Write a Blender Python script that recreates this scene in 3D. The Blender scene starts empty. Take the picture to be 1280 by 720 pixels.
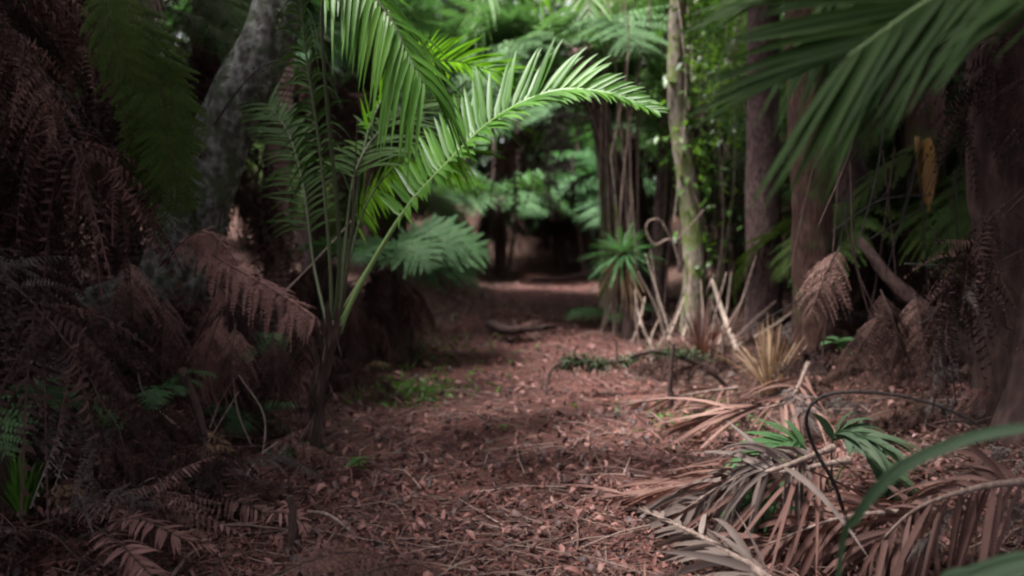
import bpy, math, random
import numpy as np
from mathutils import Matrix, Vector

rng = np.random.default_rng(7)
random.seed(7)
SC = bpy.context.scene
COL = SC.collection
R = math.radians

# ------------------------------------------------------------------ camera
F = 1004.0
PITCH = math.atan(90 / F)
CAM = np.array([0, 0, 1.4])
FW = np.array([0, math.cos(PITCH), -math.sin(PITCH)])
UPV = np.array([0, math.sin(PITCH), math.cos(PITCH)])
RT = np.array([1.0, 0, 0])


def ray(u, v):
    return FW + RT * ((u - 640) / F) + UPV * (-(v - 360) / F)


def P(u, v, Y):
    d = ray(u, v)
    return CAM + d * (Y / d[1])


def sstep(x):
    x = np.clip(x, 0, 1)
    return x * x * (3 - 2 * x)


PCY = [0, 3.1, 6, 10.8, 17.5, 24, 40]
PCX = [-.35, -.25, 0.0, 0.2, 0.9, 2.2, 7]
PHW = [1.15, 1.15, 1.2, 1.05, .8, .8, .8]


def wob(x, y):
    return (np.sin(x * 2.1 + y * 1.3) * .5 + np.sin(x * 4.7 - y * 3.1 + 1) * .3 + np.sin(x * 9.1 + y * 7.7 + 2) * .2)


def hgt(x, y):
    x = np.asarray(x, float); y = np.asarray(y, float)
    c = np.interp(y, PCY, PCX); w = np.interp(y, PCY, PHW)
    d = np.abs(x - c) - w
    left = x < c
    h = np.where(left, .62 * sstep((d - .25) / 1.7) + .5 * sstep((d - 2) / 4), .34 * sstep((d - .35) / 1.8) + .5 * sstep((d - 2) / 5))
    h = h + .03 * wob(x, y) * (1 + 1.4 * sstep(d + .3)) + .012 * wob(x * 3.3, y * 3.1)
    h = h + .5 * sstep((y - 14) / 12) * sstep(d / 2) + 1.7 * sstep((y - 17.2) / 6)
    return h


def G(u, v, lift=0.0):
    d = ray(u, v)
    t = np.arange(.5, 40, .05)
    for _ in range(2):
        p = CAM + d * t[:, None]
        k = np.nonzero(p[:, 2] <= hgt(p[:, 0], p[:, 1]) + lift)[0]
        k = int(k[0]) if len(k) else len(t) - 1
        t = np.linspace(t[max(k - 1, 0)], t[k], 30)
    return CAM + d * t[-1] if k >= len(t) else CAM + d * t[k]


# ------------------------------------------------------------------ mesh helpers
class MB:
    def __init__(s):
        s.v = []; s.q = []; s.t = []; s.qm = []; s.tm = []; s.n = 0

    def add(s, V, faces, mat=0):
        V = np.asarray(V, float).reshape(-1, 3)
        f = np.asarray(faces, int)
        if len(f) == 0:
            return
        if f.shape[1] == 4:
            s.q.append(f + s.n); s.qm.append(np.full(len(f), mat))
        else:
            s.t.append(f + s.n); s.tm.append(np.full(len(f), mat))
        s.v.append(V); s.n += len(V)

    def mesh(s, name, mats, origin=(0, 0, 0), smooth=True):
        V = np.concatenate(s.v) - np.asarray(origin, float)
        q = np.concatenate(s.q) if s.q else np.zeros((0, 4), int)
        t = np.concatenate(s.t) if s.t else np.zeros((0, 3), int)
        mi = np.concatenate(s.qm + s.tm) if (s.qm or s.tm) else np.zeros(0, int)
        me = bpy.data.meshes.new(name)
        me.vertices.add(len(V)); me.vertices.foreach_set('co', V.astype(np.float32).ravel())
        nl = len(q) * 4 + len(t) * 3
        me.loops.add(nl)
        me.loops.foreach_set('vertex_index', np.concatenate([q.ravel(), t.ravel()]).astype(np.int32))
        me.polygons.add(len(q) + len(t))
        st = np.concatenate([np.arange(len(q)) * 4, len(q) * 4 + np.arange(len(t)) * 3]).astype(np.int32)
        me.polygons.foreach_set('loop_start', st)
        me.polygons.foreach_set('material_index', mi.astype(np.int32))
        me.polygons.foreach_set('use_smooth', np.full(len(st), smooth))
        for m in mats:
            me.materials.append(m)
        me.update(calc_edges=True)
        me.validate()
        return me


def link(name, me, parent=None, loc=(0, 0, 0), rot=None, scale=None):
    o = bpy.data.objects.new(name, me)
    COL.objects.link(o)
    if parent is not None:
        o.parent = parent
    o.location = loc
    if rot is not None:
        o.rotation_euler = rot
    if scale is not None:
        o.scale = (scale,) * 3 if np.isscalar(scale) else scale
    return o


def tag(o, label, cat, group=None, kind=None):
    o['label'] = label
    o['category'] = cat
    if group: o['group'] = group
    if kind: o['kind'] = kind
    return o


def thing(name, label, cat, loc, group=None):
    o = link(name, None, None, tuple(loc))
    o.empty_display_size = .1
    return tag(o, label, cat, group)


def nrm(a):
    return a / np.maximum(np.linalg.norm(a, axis=-1, keepdims=True), 1e-9)


def cr(pts, n):
    """smooth curve through points"""
    p = np.asarray(pts, float)
    if len(p) == 2:
        s = np.linspace(0, 1, n)[:, None]
        return p[0] * (1 - s) + p[1] * s
    p = np.vstack([2 * p[0] - p[1], p, 2 * p[-1] - p[-2]])
    m = len(p) - 3
    out = []
    for x in np.linspace(0, m - 1e-6, n):
        i = int(x); t = x - i
        a, b, c, d = p[i:i + 4]
        out.append(.5 * ((2 * b) + (c - a) * t + (2 * a - 5 * b + 4 * c - d) * t * t + (3 * b - a - 3 * c + d) * t ** 3))
    return np.array(out)


def arch(L, phi0, phi1, n=26, sway=0., power=1.0):
    s = np.linspace(0, 1, n)
    ph = R(phi0) + (R(phi1) - R(phi0)) * s ** power
    ds = L / (n - 1)
    x = np.cumsum(np.cos(ph)) * ds; z = np.cumsum(np.sin(ph)) * ds
    y = sway * L * s ** 2
    C = np.stack([x, y, z], 1)
    return C - C[0]


def tangents(C):
    return nrm(np.gradient(C, axis=0))


def tube(mb, C, rad, seg=8, mat=0, rough=0., cap=True, seed=0, flat=1.0):
    C = np.asarray(C, float)
    n = len(C)
    rad = np.full(n, rad) if np.isscalar(rad) else np.asarray(rad, float)
    T = tangents(C)
    ref = np.array([0, 0, 1.0]) if abs(T[:, 2]).mean() < .8 else np.array([0, 1.0, 0])
    A = nrm(np.cross(T, ref)); B = np.cross(T, A)
    th = np.linspace(0, 2 * np.pi, seg, endpoint=False)
    rr = rad[:, None] * np.ones(seg)
    if rough:
        g = np.random.default_rng(seed)
        h = np.concatenate([[0], np.cumsum(np.linalg.norm(np.diff(C, axis=0), axis=1))])
        r0 = max(rad.mean(), 1e-3)
        d = 0
        for k in range(14):
            m = g.integers(1, 3 + k); fz = g.uniform(.3, 1.2 + k * .55) / r0 * .55
            d = d + np.sin(m * th[None, :] + fz * h[:, None] + g.uniform(0, 6.3)) / (1.6 + .33 * k)
        rr = rr * (1 + rough * d * .45)
    V = C[:, None, :] + (np.cos(th)[None, :, None] * A[:, None, :] + flat * np.sin(th)[None, :, None] * B[:, None, :]) * rr[..., None]
    i = np.arange(n - 1)[:, None] * seg; j = np.arange(seg)[None, :]; j2 = (j + 1) % seg
    f = np.stack([i + j, i + j2, i + seg + j2, i + seg + j], -1).reshape(-1, 4)
    V = V.reshape(-1, 3)
    mb.add(V, f, mat)
    if cap:
        for e, ring in ((0, 0), (n - 1, (n - 1) * seg)):
            Vc = np.vstack([V[ring:ring + seg], C[e] + T[e] * (rad[e] * .5 if e else -rad[e] * .2)])
            k = np.arange(seg)
            tri = np.stack([k, (k + 1) % seg, np.full(seg, seg)], 1)
            mb.add(Vc, tri, mat)


def strips(mb, Pk, W, half, N, fold=.25, mat=0):
    """leaf blades. Pk (n,k,3) midline, W (n,k,3) across, half (n,k), N (n,k,3) normal"""
    n, k, _ = Pk.shape
    off = W * half[..., None]; up = N * (half * fold)[..., None]
    V = np.stack([Pk - off + up, Pk, Pk + off + up], 2).reshape(-1, 3)
    b = (np.arange(n)[:, None, None] * k + np.arange(k - 1)[None, :, None]) * 3 + np.arange(2)[None, None, :]
    f = np.stack([b, b + 1, b + 4, b + 3], -1).reshape(-1, 4)
    mb.add(V, f, mat)


def rand_blades(mb, base, D, N, L, w, droop=0.2, k=5, fold=.2, shape=1.0, mat=0, curl=0., blunt=False):
    """free leaves: base (n,3), D dir, N normal (approx), L (n), w (n) half widths"""
    D = nrm(D); W = nrm(np.cross(D, N)); N = nrm(np.cross(W, D))
    s = np.linspace(0, 1, k)
    Pk = base[:, None] + D[:, None] * (L[:, None] * s)[..., None]
    dr = np.zeros_like(Pk); dr[..., 2] = -(L * droop)[:, None] * s ** 2 if not np.isscalar(droop) else -(L[:, None] * droop) * s ** 2
    Pk = Pk + dr + N[:, None] * (L[:, None] * curl * (s - s * s) * 4 if np.isscalar(curl) else (L * curl)[:, None] * (s - s * s) * 4)[..., None]
    prof = np.sin(np.pi * np.clip(s * .93 + .05, 0, 1)) ** shape
    if blunt:
        prof = np.minimum(1, np.minimum((s + .08) * 6, (1.03 - s) * 5))
    half = w[:, None] * prof
    Wk = np.repeat(W[:, None], k, 1); Nk = np.repeat(N[:, None], k, 1)
    strips(mb, Pk, Wk, half, Nk, fold, mat)
    return Pk


def pinnae(mb, C, U, n, L, w, t0=.15, t1=.99, ang=(70, 30), lift=(15, 15), droop=.15, prof='palm', sides=(1, -1),
           k=6, fold=.3, mat=0, jit=.06, g=None, want=False, twist=.15, sidelen=(1, 1), miss=0., drooptip=0., tipshort=0.):
    g = g or rng
    C = np.asarray(C, float)
    T = tangents(C)
    s_c = np.linspace(0, 1, len(C))
    ts = t0 + (t1 - t0) * np.linspace(0, 1, n)
    outs = []
    for si, side in enumerate(sides):
        tt = np.clip(ts + g.normal(0, .25 / n, n) * (t1 - t0), 0, 1)
        if miss:
            tt = tt[g.random(n) > miss]
        m = len(tt)
        c = np.stack([np.interp(tt, s_c, C[:, a]) for a in range(3)], 1)
        t = nrm(np.stack([np.interp(tt, s_c, T[:, a]) for a in range(3)], 1))
        Uv = np.asarray(U, float)
        if Uv.ndim == 1:
            Uv = np.repeat(Uv[None], m, 0)
        else:
            Uv = np.stack([np.interp(tt, np.linspace(0, 1, len(Uv)), Uv[:, a]) for a in range(3)], 1)
        u = nrm(Uv - (Uv * t).sum(1, keepdims=True) * t)
        S = np.cross(t, u) * side
        r = (tt - t0) / (t1 - t0)
        a = np.radians(ang[0] + (ang[1] - ang[0]) * r + g.normal(0, 60 * jit, m))
        l = np.radians(lift[si] + g.normal(0, 100 * jit, m))
        out = np.cos(l)[:, None] * S + np.sin(l)[:, None] * u
        D = np.cos(a)[:, None] * t + np.sin(a)[:, None] * out
        Nb = np.cos(l)[:, None] * u - np.sin(l)[:, None] * S
        W = nrm(np.cross(D, Nb))
        tw = g.normal(0, twist, m)[:, None]
        W2 = np.cos(tw) * W + np.sin(tw) * nrm(Nb); N2 = nrm(np.cross(W2, D))
        if prof == 'palm':
            pl = .35 + .65 * np.sin(np.pi * np.clip(.12 + .72 * r, 0, 1)) ** .8
            pl = pl * (1 - .35 * r ** 4)
        if tipshort: pl = pl * (1 - tipshort * sstep((r - .5) / .3))
        elif prof == 'fern':
            pl = np.sin(np.pi * np.clip(.18 + .80 * r, 0, 1)) ** .9 + .03
        elif prof == 'tri':
            pl = (1 - r) ** .8 + .05
        else:
            pl = np.ones(m)
        Ls = L * pl * (1 + g.normal(0, jit, m)) * sidelen[si]
        s = np.linspace(0, 1, k)
        Pk = c[:, None] + D[:, None] * (Ls[:, None] * s)[..., None]
        dd = droop * np.clip(1 + g.normal(0, .35, m), .2, 2)
        Pk[..., 2] -= (Ls * dd)[:, None] * s ** 2 + (Ls * drooptip)[:, None] * np.clip(s - .55, 0, 1) ** 2 * 3
        shape = np.minimum(1, (s + .06) * 4.5) * (1 - s ** 2.6) + .02
        half = (w * (.55 + .45 * pl))[:, None] * shape
        Wk = np.repeat(W2[:, None], k, 1); Nk = np.repeat(N2[:, None], k, 1)
        if want:
            outs.append((Pk, Wk, Nk, Ls))
        else:
            strips(mb, Pk, Wk, half, Nk, fold, mat)
    return outs


def bipinnate(mb, C, U, n, L, m=14, pw=.5, mat=0, g=None, curl=0., **kw):
    """fern frond, each pinna a row of little pinnules"""
    g = g or rng
    for Pk, Wk, Nk, Ls in pinnae(mb, C, U, n, L, 0, prof='fern', want=True, g=g, **kw):
        N, k, _ = Pk.shape
        q = np.linspace(.04, .97, m)
        idx = q * (k - 1); i0 = np.minimum(idx.astype(int), k - 2); fr = (idx - i0)[None, :, None]
        base = Pk[:, i0] * (1 - fr) + Pk[:, i0 + 1] * fr
        D = nrm(Pk[:, i0 + 1] - Pk[:, i0])
        W = Wk[:, i0]; Nn = Nk[:, i0]
        lp = (Ls[:, None] * pw * .36 * (1 - .85 * q[None, :] ** 1.5))
        wp = (Ls[:, None] / m) * .62
        for sd in (1, -1):
            l2 = lp * (1 + g.normal(0, .12, lp.shape))
            d = nrm(W * sd + D * .42 + Nn * (g.normal(0, .12 + curl * .5, lp.shape)[..., None] - curl * .5))
            across = nrm(np.cross(d, Nn))
            b = base
            mid = base + d * (l2 * .5)[..., None]
            tip = base + d * l2[..., None] - Nn * (l2 * curl * .5)[..., None] + np.array([0, 0, -1.]) * (l2 * .12)[..., None]
            a1 = mid + across * (wp * .5)[..., None]; a2 = mid - across * (wp * .5)[..., None]
            a3 = base + across * (wp * .42)[..., None]; a4 = base - across * (wp * .42)[..., None]
            V = np.stack([a3, a4, a2, a1, tip], 2).reshape(-1, 3)
            k0 = np.arange(N * m) * 5
            fq = np.stack([k0, k0 + 1, k0 + 2, k0 + 3], 1)
            ft = np.stack([k0 + 3, k0 + 2, k0 + 4], 1)
            mb.v.append(V)
            mb.q.append(fq + mb.n); mb.qm.append(np.full(len(fq), mat))
            mb.t.append(ft + mb.n); mb.tm.append(np.full(len(ft), mat))
            mb.n += len(V)
        # costa of every pinna
        strips(mb, Pk, Wk, np.repeat((Ls * .008)[:, None], k, 1), Nk, .2, mat)


# ------------------------------------------------------------------ materials
def new_mat(name):
    m = bpy.data.materials.new(name)
    m.use_nodes = True
    nt = m.node_tree
    nt.nodes.clear()
    return m, nt


def nd(nt, t, **kw):
    n = nt.nodes.new(t)
    for k, v in kw.items():
        if k.startswith('i_'):
            n.inputs[k[2:].replace('_', ' ')].default_value = v
        else:
            setattr(n, k, v)
    return n


def ramp(nt, cols):
    r = nd(nt, 'ShaderNodeValToRGB')
    e = r.color_ramp.elements
    while len(e) < len(cols):
        e.new(.5)
    for i, c in enumerate(cols):
        if len(c) == 4:
            e[i].position = c[0]; e[i].color = (*c[1:], 1)
        else:
            e[i].position = i / max(1, len(cols) - 1); e[i].color = (*c, 1)
    return r


def leaf_mat(name, cols, trans=.35, rough=.4, tcol=(1.5, 1.45, .6), noise=1.0, nscale=3., spec=.5, isl=1.0):
    m, nt = new_mat(name)
    L = nt.links.new
    geo = nd(nt, 'ShaderNodeNewGeometry'); oi = nd(nt, 'ShaderNodeObjectInfo')
    tc = nd(nt, 'ShaderNodeTexCoord')
    nz = nd(nt, 'ShaderNodeTexNoise'); nz.inputs['Scale'].default_value = nscale; nz.inputs['Detail'].default_value = 5
    L(tc.outputs['Object'], nz.inputs['Vector'])
    # value = .45*island + .25*object + .6*noise
    a = nd(nt, 'ShaderNodeMath', operation='MULTIPLY_ADD'); a.inputs[1].default_value = .45 * isl; a.inputs[2].default_value = .275 * (1 - isl)
    L(geo.outputs['Random Per Island'], a.inputs[0])
    b = nd(nt, 'ShaderNodeMath', operation='MULTIPLY_ADD'); b.inputs[1].default_value = .3
    L(oi.outputs['Random'], b.inputs[0]); L(a.outputs[0], b.inputs[2])
    c = nd(nt, 'ShaderNodeMath', operation='MULTIPLY_ADD'); c.inputs[1].default_value = .9 * noise
    L(nz.outputs['Fac'], c.inputs[0]); L(b.outputs[0], c.inputs[2])
    d = nd(nt, 'ShaderNodeMath', operation='SUBTRACT'); d.inputs[1].default_value = .33 * noise
    L(c.outputs[0], d.inputs[0])
    rp = ramp(nt, cols); L(d.outputs[0], rp.inputs['Fac'])
    bs = nd(nt, 'ShaderNodeBsdfPrincipled')
    bs.inputs['Roughness'].default_value = rough
    bs.inputs['Specular IOR Level'].default_value = spec
    L(rp.outputs['Color'], bs.inputs['Base Color'])
    out = nd(nt, 'ShaderNodeOutputMaterial')
    if trans > 0:
        mul = nd(nt, 'ShaderNodeMix', data_type='RGBA', blend_type='MULTIPLY'); mul.inputs['Factor'].default_value = 1
        L(rp.outputs['Color'], mul.inputs['A']); mul.inputs['B'].default_value = (*tcol, 1)
        tr = nd(nt, 'ShaderNodeBsdfTranslucent'); L(mul.outputs['Result'], tr.inputs['Color'])
        mx = nd(nt, 'ShaderNodeMixShader'); mx.inputs['Fac'].default_value = trans
        L(bs.outputs[0], mx.inputs[1]); L(tr.outputs[0], mx.inputs[2]); L(mx.outputs[0], out.inputs['Surface'])
    else:
        L(bs.outputs[0], out.inputs['Surface'])
    return m


def bark_mat(name, cols, scale=8., stretch=(1, 1, .3), bump=.6, rough=.9, moss=None, rings=0., fib=0.):
    m, nt = new_mat(name)
    L = nt.links.new
    tc = nd(nt, 'ShaderNodeTexCoord')
    mp = nd(nt, 'ShaderNodeMapping'); mp.inputs['Scale'].default_value = stretch
    L(tc.outputs['Object'], mp.inputs['Vector'])
    n1 = nd(nt, 'ShaderNodeTexNoise'); n1.inputs['Scale'].default_value = scale; n1.inputs['Detail'].default_value = 9; n1.inputs['Roughness'].default_value = .72
    L(mp.outputs[0], n1.inputs['Vector'])
    n2 = nd(nt, 'ShaderNodeTexVoronoi'); n2.inputs['Scale'].default_value = scale * 2.4
    L(mp.outputs[0], n2.inputs['Vector'])
    md = nd(nt, 'ShaderNodeMath', operation='MULTIPLY_ADD'); md.inputs[1].default_value = .35
    L(n2.outputs['Distance'], md.inputs[0]); L(n1.outputs['Fac'], md.inputs[2])
    h = md
    if rings:
        wv = nd(nt, 'ShaderNodeTexWave', wave_type='BANDS', bands_direction='Z'); wv.inputs['Scale'].default_value = rings
        wv.inputs['Distortion'].default_value = 1.2; wv.inputs['Detail'].default_value = 2
        L(tc.outputs['Object'], wv.inputs['Vector'])
        ad = nd(nt, 'ShaderNodeMath', operation='MULTIPLY_ADD'); ad.inputs[1].default_value = .45
        L(wv.outputs['Fac'], ad.inputs[0]); L(md.outputs[0], ad.inputs[2])
        sb = nd(nt, 'ShaderNodeMath', operation='SUBTRACT'); sb.inputs[1].default_value = .2
        L(ad.outputs[0], sb.inputs[0]); h = sb
    sub = nd(nt, 'ShaderNodeMath', operation='MULTIPLY_ADD'); sub.inputs[1].default_value = 1.5; sub.inputs[2].default_value = -.42
    L(h.outputs[0], sub.inputs[0])
    rp = ramp(nt, cols); L(sub.outputs[0], rp.inputs['Fac'])
    colr = rp.outputs['Color']
    if moss:
        n3 = nd(nt, 'ShaderNodeTexNoise'); n3.inputs['Scale'].default_value = moss[1]; n3.inputs['Detail'].default_value = 7; n3.inputs['Roughness'].default_value = .65
        L(tc.outputs['Object'], n3.inputs['Vector'])
        mr = nd(nt, 'ShaderNodeMapRange'); mr.inputs['From Min'].default_value = moss[2]; mr.inputs['From Max'].default_value = moss[2] + .12
        L(n3.outputs['Fac'], mr.inputs['Value'])
        mx = nd(nt, 'ShaderNodeMix', data_type='RGBA'); L(mr.outputs[0], mx.inputs['Factor'])
        L(colr, mx.inputs['A']); mx.inputs['B'].default_value = (*moss[0], 1)
        colr = mx.outputs['Result']
    bs = nd(nt, 'ShaderNodeBsdfPrincipled'); bs.inputs['Roughness'].default_value = rough
    bs.inputs['Specular IOR Level'].default_value = .25
    L(colr, bs.inputs['Base Color'])
    bp = nd(nt, 'ShaderNodeBump'); bp.inputs['Strength'].default_value = bump; bp.inputs['Distance'].default_value = .03
    L(h.outputs[0], bp.inputs['Height']); L(bp.outputs[0], bs.inputs['Normal'])
    out = nd(nt, 'ShaderNodeOutputMaterial'); L(bs.outputs[0], out.inputs['Surface'])
    return m


M = {}
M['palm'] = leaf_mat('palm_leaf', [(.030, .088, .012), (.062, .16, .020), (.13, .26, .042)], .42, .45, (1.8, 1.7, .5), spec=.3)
M['palm_shade'] = leaf_mat('shaded_palm_leaf', [(.010, .025, .005), (.018, .042, .007), (.03, .062, .010)], .3, .7, (1.5, 1.5, .5), spec=.15)  # darker copy of the palm leaf, shade put into the colour
M['rib'] = leaf_mat('palm_rib', [(.07, .13, .035), (.11, .18, .05)], 0, .4)
M['ribpale'] = leaf_mat('pale_palm_stalk', [(.12, .14, .07), (.24, .24, .13)], 0, .5)
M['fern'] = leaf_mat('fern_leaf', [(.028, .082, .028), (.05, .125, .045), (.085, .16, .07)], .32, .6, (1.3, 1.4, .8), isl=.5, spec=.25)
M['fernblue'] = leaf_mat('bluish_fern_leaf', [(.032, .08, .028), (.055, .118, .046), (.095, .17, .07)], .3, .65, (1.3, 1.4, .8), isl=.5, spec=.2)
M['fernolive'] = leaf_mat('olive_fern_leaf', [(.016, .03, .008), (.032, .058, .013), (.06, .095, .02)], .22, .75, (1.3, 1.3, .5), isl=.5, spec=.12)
M['dead'] = leaf_mat('dead_fern_leaf', [(.02, .011, .010), (.055, .029, .025), (.12, .066, .055), (.26, .17, .145)], .2, .8, (1.2, .9, .7), spec=.2)
M['deadpink'] = leaf_mat('pinkish_dead_fern', [(.10, .052, .046), (.19, .10, .088), (.32, .19, .165)], .2, .8, (1.2, .9, .8), spec=.2)
M['deaddark'] = leaf_mat('dark_dead_fern', [(.012, .007, .007), (.03, .016, .014), (.08, .042, .034)], .1, .9, (1.2, .9, .7), spec=.15)
M['greydead2'] = leaf_mat('greyish_dead_fern', [(.03, .024, .022), (.075, .06, .055), (.15, .12, .11)], .1, .85, (1.1, .9, .8), spec=.2)
M['ribdark'] = leaf_mat('dark_palm_stalk', [(.022, .03, .012), (.045, .06, .022)], 0, .6, spec=.3)
M['rust'] = leaf_mat('rust_dead_frond', [(.045, .022, .018), (.105, .052, .042), (.21, .125, .10)], .2, .7, (1.3, .8, .6), spec=.25)
M['greydead'] = leaf_mat('grey_dead_frond', [(.05, .037, .033), (.115, .086, .074), (.27, .215, .195)], .15, .65, (1.1, .9, .8), spec=.3)
M['straw'] = leaf_mat('straw_leaf', [(.14, .09, .05), (.27, .18, .11), (.40, .30, .20)], .2, .7, (1.2, 1, .7), spec=.25)
M['litter'] = leaf_mat('leaf_litter', [(0, .018, .010, .010), (.35, .058, .028, .026), (.62, .135, .052, .042), (.86, .21, .095, .08), (1, .42, .31, .30)], .1, .7, (1.2, .9, .7), nscale=.9, spec=.3)
M['litter2'] = leaf_mat('broadleaf_litter', [(0, .02, .011, .010), (.3, .055, .026, .024), (.55, .14, .055, .044), (.76, .22, .11, .095), (.92, .38, .27, .27), (1, .5, .4, .4)], .1, .6, (1.2, .9, .7), nscale=.7, spec=.4, isl=1.7, noise=.7)
M['twig'] = leaf_mat('litter_twig', [(.05, .032, .026), (.13, .085, .07), (.27, .2, .17)], 0, .9, spec=.2)
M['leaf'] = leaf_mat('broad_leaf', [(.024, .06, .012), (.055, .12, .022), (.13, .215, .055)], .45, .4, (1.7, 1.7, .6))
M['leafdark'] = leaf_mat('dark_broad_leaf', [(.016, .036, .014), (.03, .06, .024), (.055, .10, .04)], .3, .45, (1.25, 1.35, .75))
M['grass'] = leaf_mat('grass_blade', [(.045, .12, .016), (.08, .18, .025)], .35, .45, (1.5, 1.5, .5))
M['moss'] = leaf_mat('moss_tuft', [(.014, .022, .010), (.034, .048, .022), (.12, .14, .11)], .1, .9, spec=.1)
M['yellow'] = leaf_mat('yellowed_sheath', [(.12, .05, .010), (.22, .11, .018), (.30, .18, .04)], .35, .5, (1.3, 1.0, .4))
M['strap'] = leaf_mat('strap_leaf', [(.010, .026, .010), (.022, .05, .018), (.045, .06, .02)], .2, .7, (1.4, 1.5, .6))
M['bark_dark'] = bark_mat('dark_fibrous_bark', [(.012, .008, .008), (.035, .02, .018), (.085, .05, .042)], 9, (1, 1, .35), 1.0)
M['bark_purple'] = bark_mat('purple_brown_bark', [(.014, .008, .009), (.045, .026, .026), (.15, .098, .092)], 24, (1, 1, .3), 1.0)
M['bark_red'] = bark_mat('reddish_bark', [(.025, .013, .010), (.042, .02, .016), (.11, .058, .044)], 18, (1, 1, .25), 1.0, moss=((.045, .062, .018), 3.2, .53))
M['bark_moss'] = bark_mat('mossy_bark', [(.014, .012, .010), (.05, .046, .040), (.24, .25, .235)], 9, (1, 1, .8), 1.0, moss=((.05, .07, .035), 5.5, .52))
M['bark_lichen'] = bark_mat('lichened_bark', [(.05, .04, .032), (.12, .10, .078), (.25, .21, .18)], 13, (1, 1, .3), .8, moss=((.085, .11, .028), 4, .47))
M['bark_ring'] = bark_mat('ringed_palm_bark', [(.06, .035, .032), (.17, .105, .095), (.3, .21, .195)], 7, (1, 1, 1), .6, rings=6.0)
M['stem'] = bark_mat('young_stem_bark', [(.015, .010, .009), (.035, .022, .018), (.075, .05, .038)], 18, (1, 1, .25), .6)
M['vine'] = bark_mat('vine_bark', [(.045, .03, .026), (.13, .09, .075), (.26, .2, .17)], 22, (1, 1, .3), .5)
M['black'] = bark_mat('blackened_twig', [(.006, .005, .005), (.012, .010, .010), (.025, .02, .018)], 30, (1, 1, 1), .4, rough=.7)
M['palewood'] = bark_mat('pale_dead_wood', [(.15, .11, .09), (.28, .22, .18), (.42, .35, .3)], 24, (1, 1, .3), .4)


def ground_mat(name, cols, scale):
    m, nt = new_mat(name)
    L = nt.links.new
    tc = nd(nt, 'ShaderNodeTexCoord')
    n1 = nd(nt, 'ShaderNodeTexNoise'); n1.inputs['Scale'].default_value = scale; n1.inputs['Detail'].default_value = 12; n1.inputs['Roughness'].default_value = .75
    n2 = nd(nt, 'ShaderNodeTexNoise'); n2.inputs['Scale'].default_value = .9; n2.inputs['Detail'].default_value = 4
    vo = nd(nt, 'ShaderNodeTexVoronoi'); vo.inputs['Scale'].default_value = scale * 3
    for n in (n1, n2, vo):
        L(tc.outputs['Object'], n.inputs['Vector'])
    a = nd(nt, 'ShaderNodeMath', operation='MULTIPLY_ADD'); a.inputs[1].default_value = .6
    L(n2.outputs['Fac'], a.inputs[0]); L(n1.outputs['Fac'], a.inputs[2])
    sp = nd(nt, 'ShaderNodeSeparateColor'); L(vo.outputs['Color'], sp.inputs[0])
    b = nd(nt, 'ShaderNodeMath', operation='MULTIPLY_ADD'); b.inputs[1].default_value = .3; L(sp.outputs[0], b.inputs[0]); L(a.outputs[0], b.inputs[2])
    c = nd(nt, 'ShaderNodeMath', operation='SUBTRACT'); c.inputs[1].default_value = .45; L(b.outputs[0], c.inputs[0])
    rp = ramp(nt, cols); L(c.outputs[0], rp.inputs['Fac'])
    bs = nd(nt, 'ShaderNodeBsdfPrincipled'); bs.inputs['Roughness'].default_value = .95; bs.inputs['Specular IOR Level'].default_value = .15
    L(rp.outputs['Color'], bs.inputs['Base Color'])
    bp = nd(nt, 'ShaderNodeBump'); bp.inputs['Strength'].default_value = .8; bp.inputs['Distance'].default_value = .04
    L(b.outputs[0], bp.inputs['Height']); L(bp.outputs[0], bs.inputs['Normal'])
    out = nd(nt, 'ShaderNodeOutputMaterial'); L(bs.outputs[0], out.inputs['Surface'])
    return m


M['ground'] = ground_mat('forest_soil', [(.015, .010, .008), (.045, .025, .019), (.10, .052, .038)], 9)
M['path'] = ground_mat('trodden_soil', [(.016, .009, .008), (.060, .027, .023), (.17, .074, .056)], 11)


# ------------------------------------------------------------------ ground, path, litter
def sheet(name, xs, ys, f, mat, lift=0):
    X, Y = np.meshgrid(xs, ys)
    if f is None:
        XX, YY = X, Y
    else:
        XX, YY = f(X, Y)
    Z = hgt(XX, YY) + lift
    mb = MB()
    nx, ny = len(xs), len(ys)
    i = (np.arange(ny - 1)[:, None] * nx + np.arange(nx - 1)[None, :]).ravel()
    mb.add(np.stack([XX, YY, Z], -1), np.stack([i, i + 1, i + nx + 1, i + nx], 1))
    o = link(name, mb.mesh(name, [mat]))
    o['kind'] = 'structure'
    return o


gx = np.concatenate([np.linspace(-60, -7, 20), np.linspace(-6.8, 6.8, 190), np.linspace(7, 60, 20)])
gy = np.concatenate([np.linspace(-30, 0, 14), np.linspace(.1, 20, 240), np.linspace(20.5, 80, 40)])
sheet('ground', gx, gy, None, M['ground'])


def path_f(u, y):
    c = np.interp(y, PCY, PCX); w = np.interp(y, PCY, PHW)
    e = 1 + .12 * np.sin(y * 2.3 + np.sign(u) * 1.2) + .07 * np.sin(y * 5.9 + np.sign(u))
    return c + u * w * e, y


sheet('path', np.linspace(-1, 1, 60), np.linspace(-2, 18.2, 300), path_f, M['path'], .006)


def scatter(n, ymin=1.9, ymax=19, xm=5.5, power=1.7, g=rng):
    a = g.random(n)
    e = 1 - power
    y = (ymin ** e + a * (ymax ** e - ymin ** e)) ** (1 / e)
    x = g.uniform(-1, 1, n) * np.minimum(.7 * y + .9, xm)
    return x, y


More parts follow.
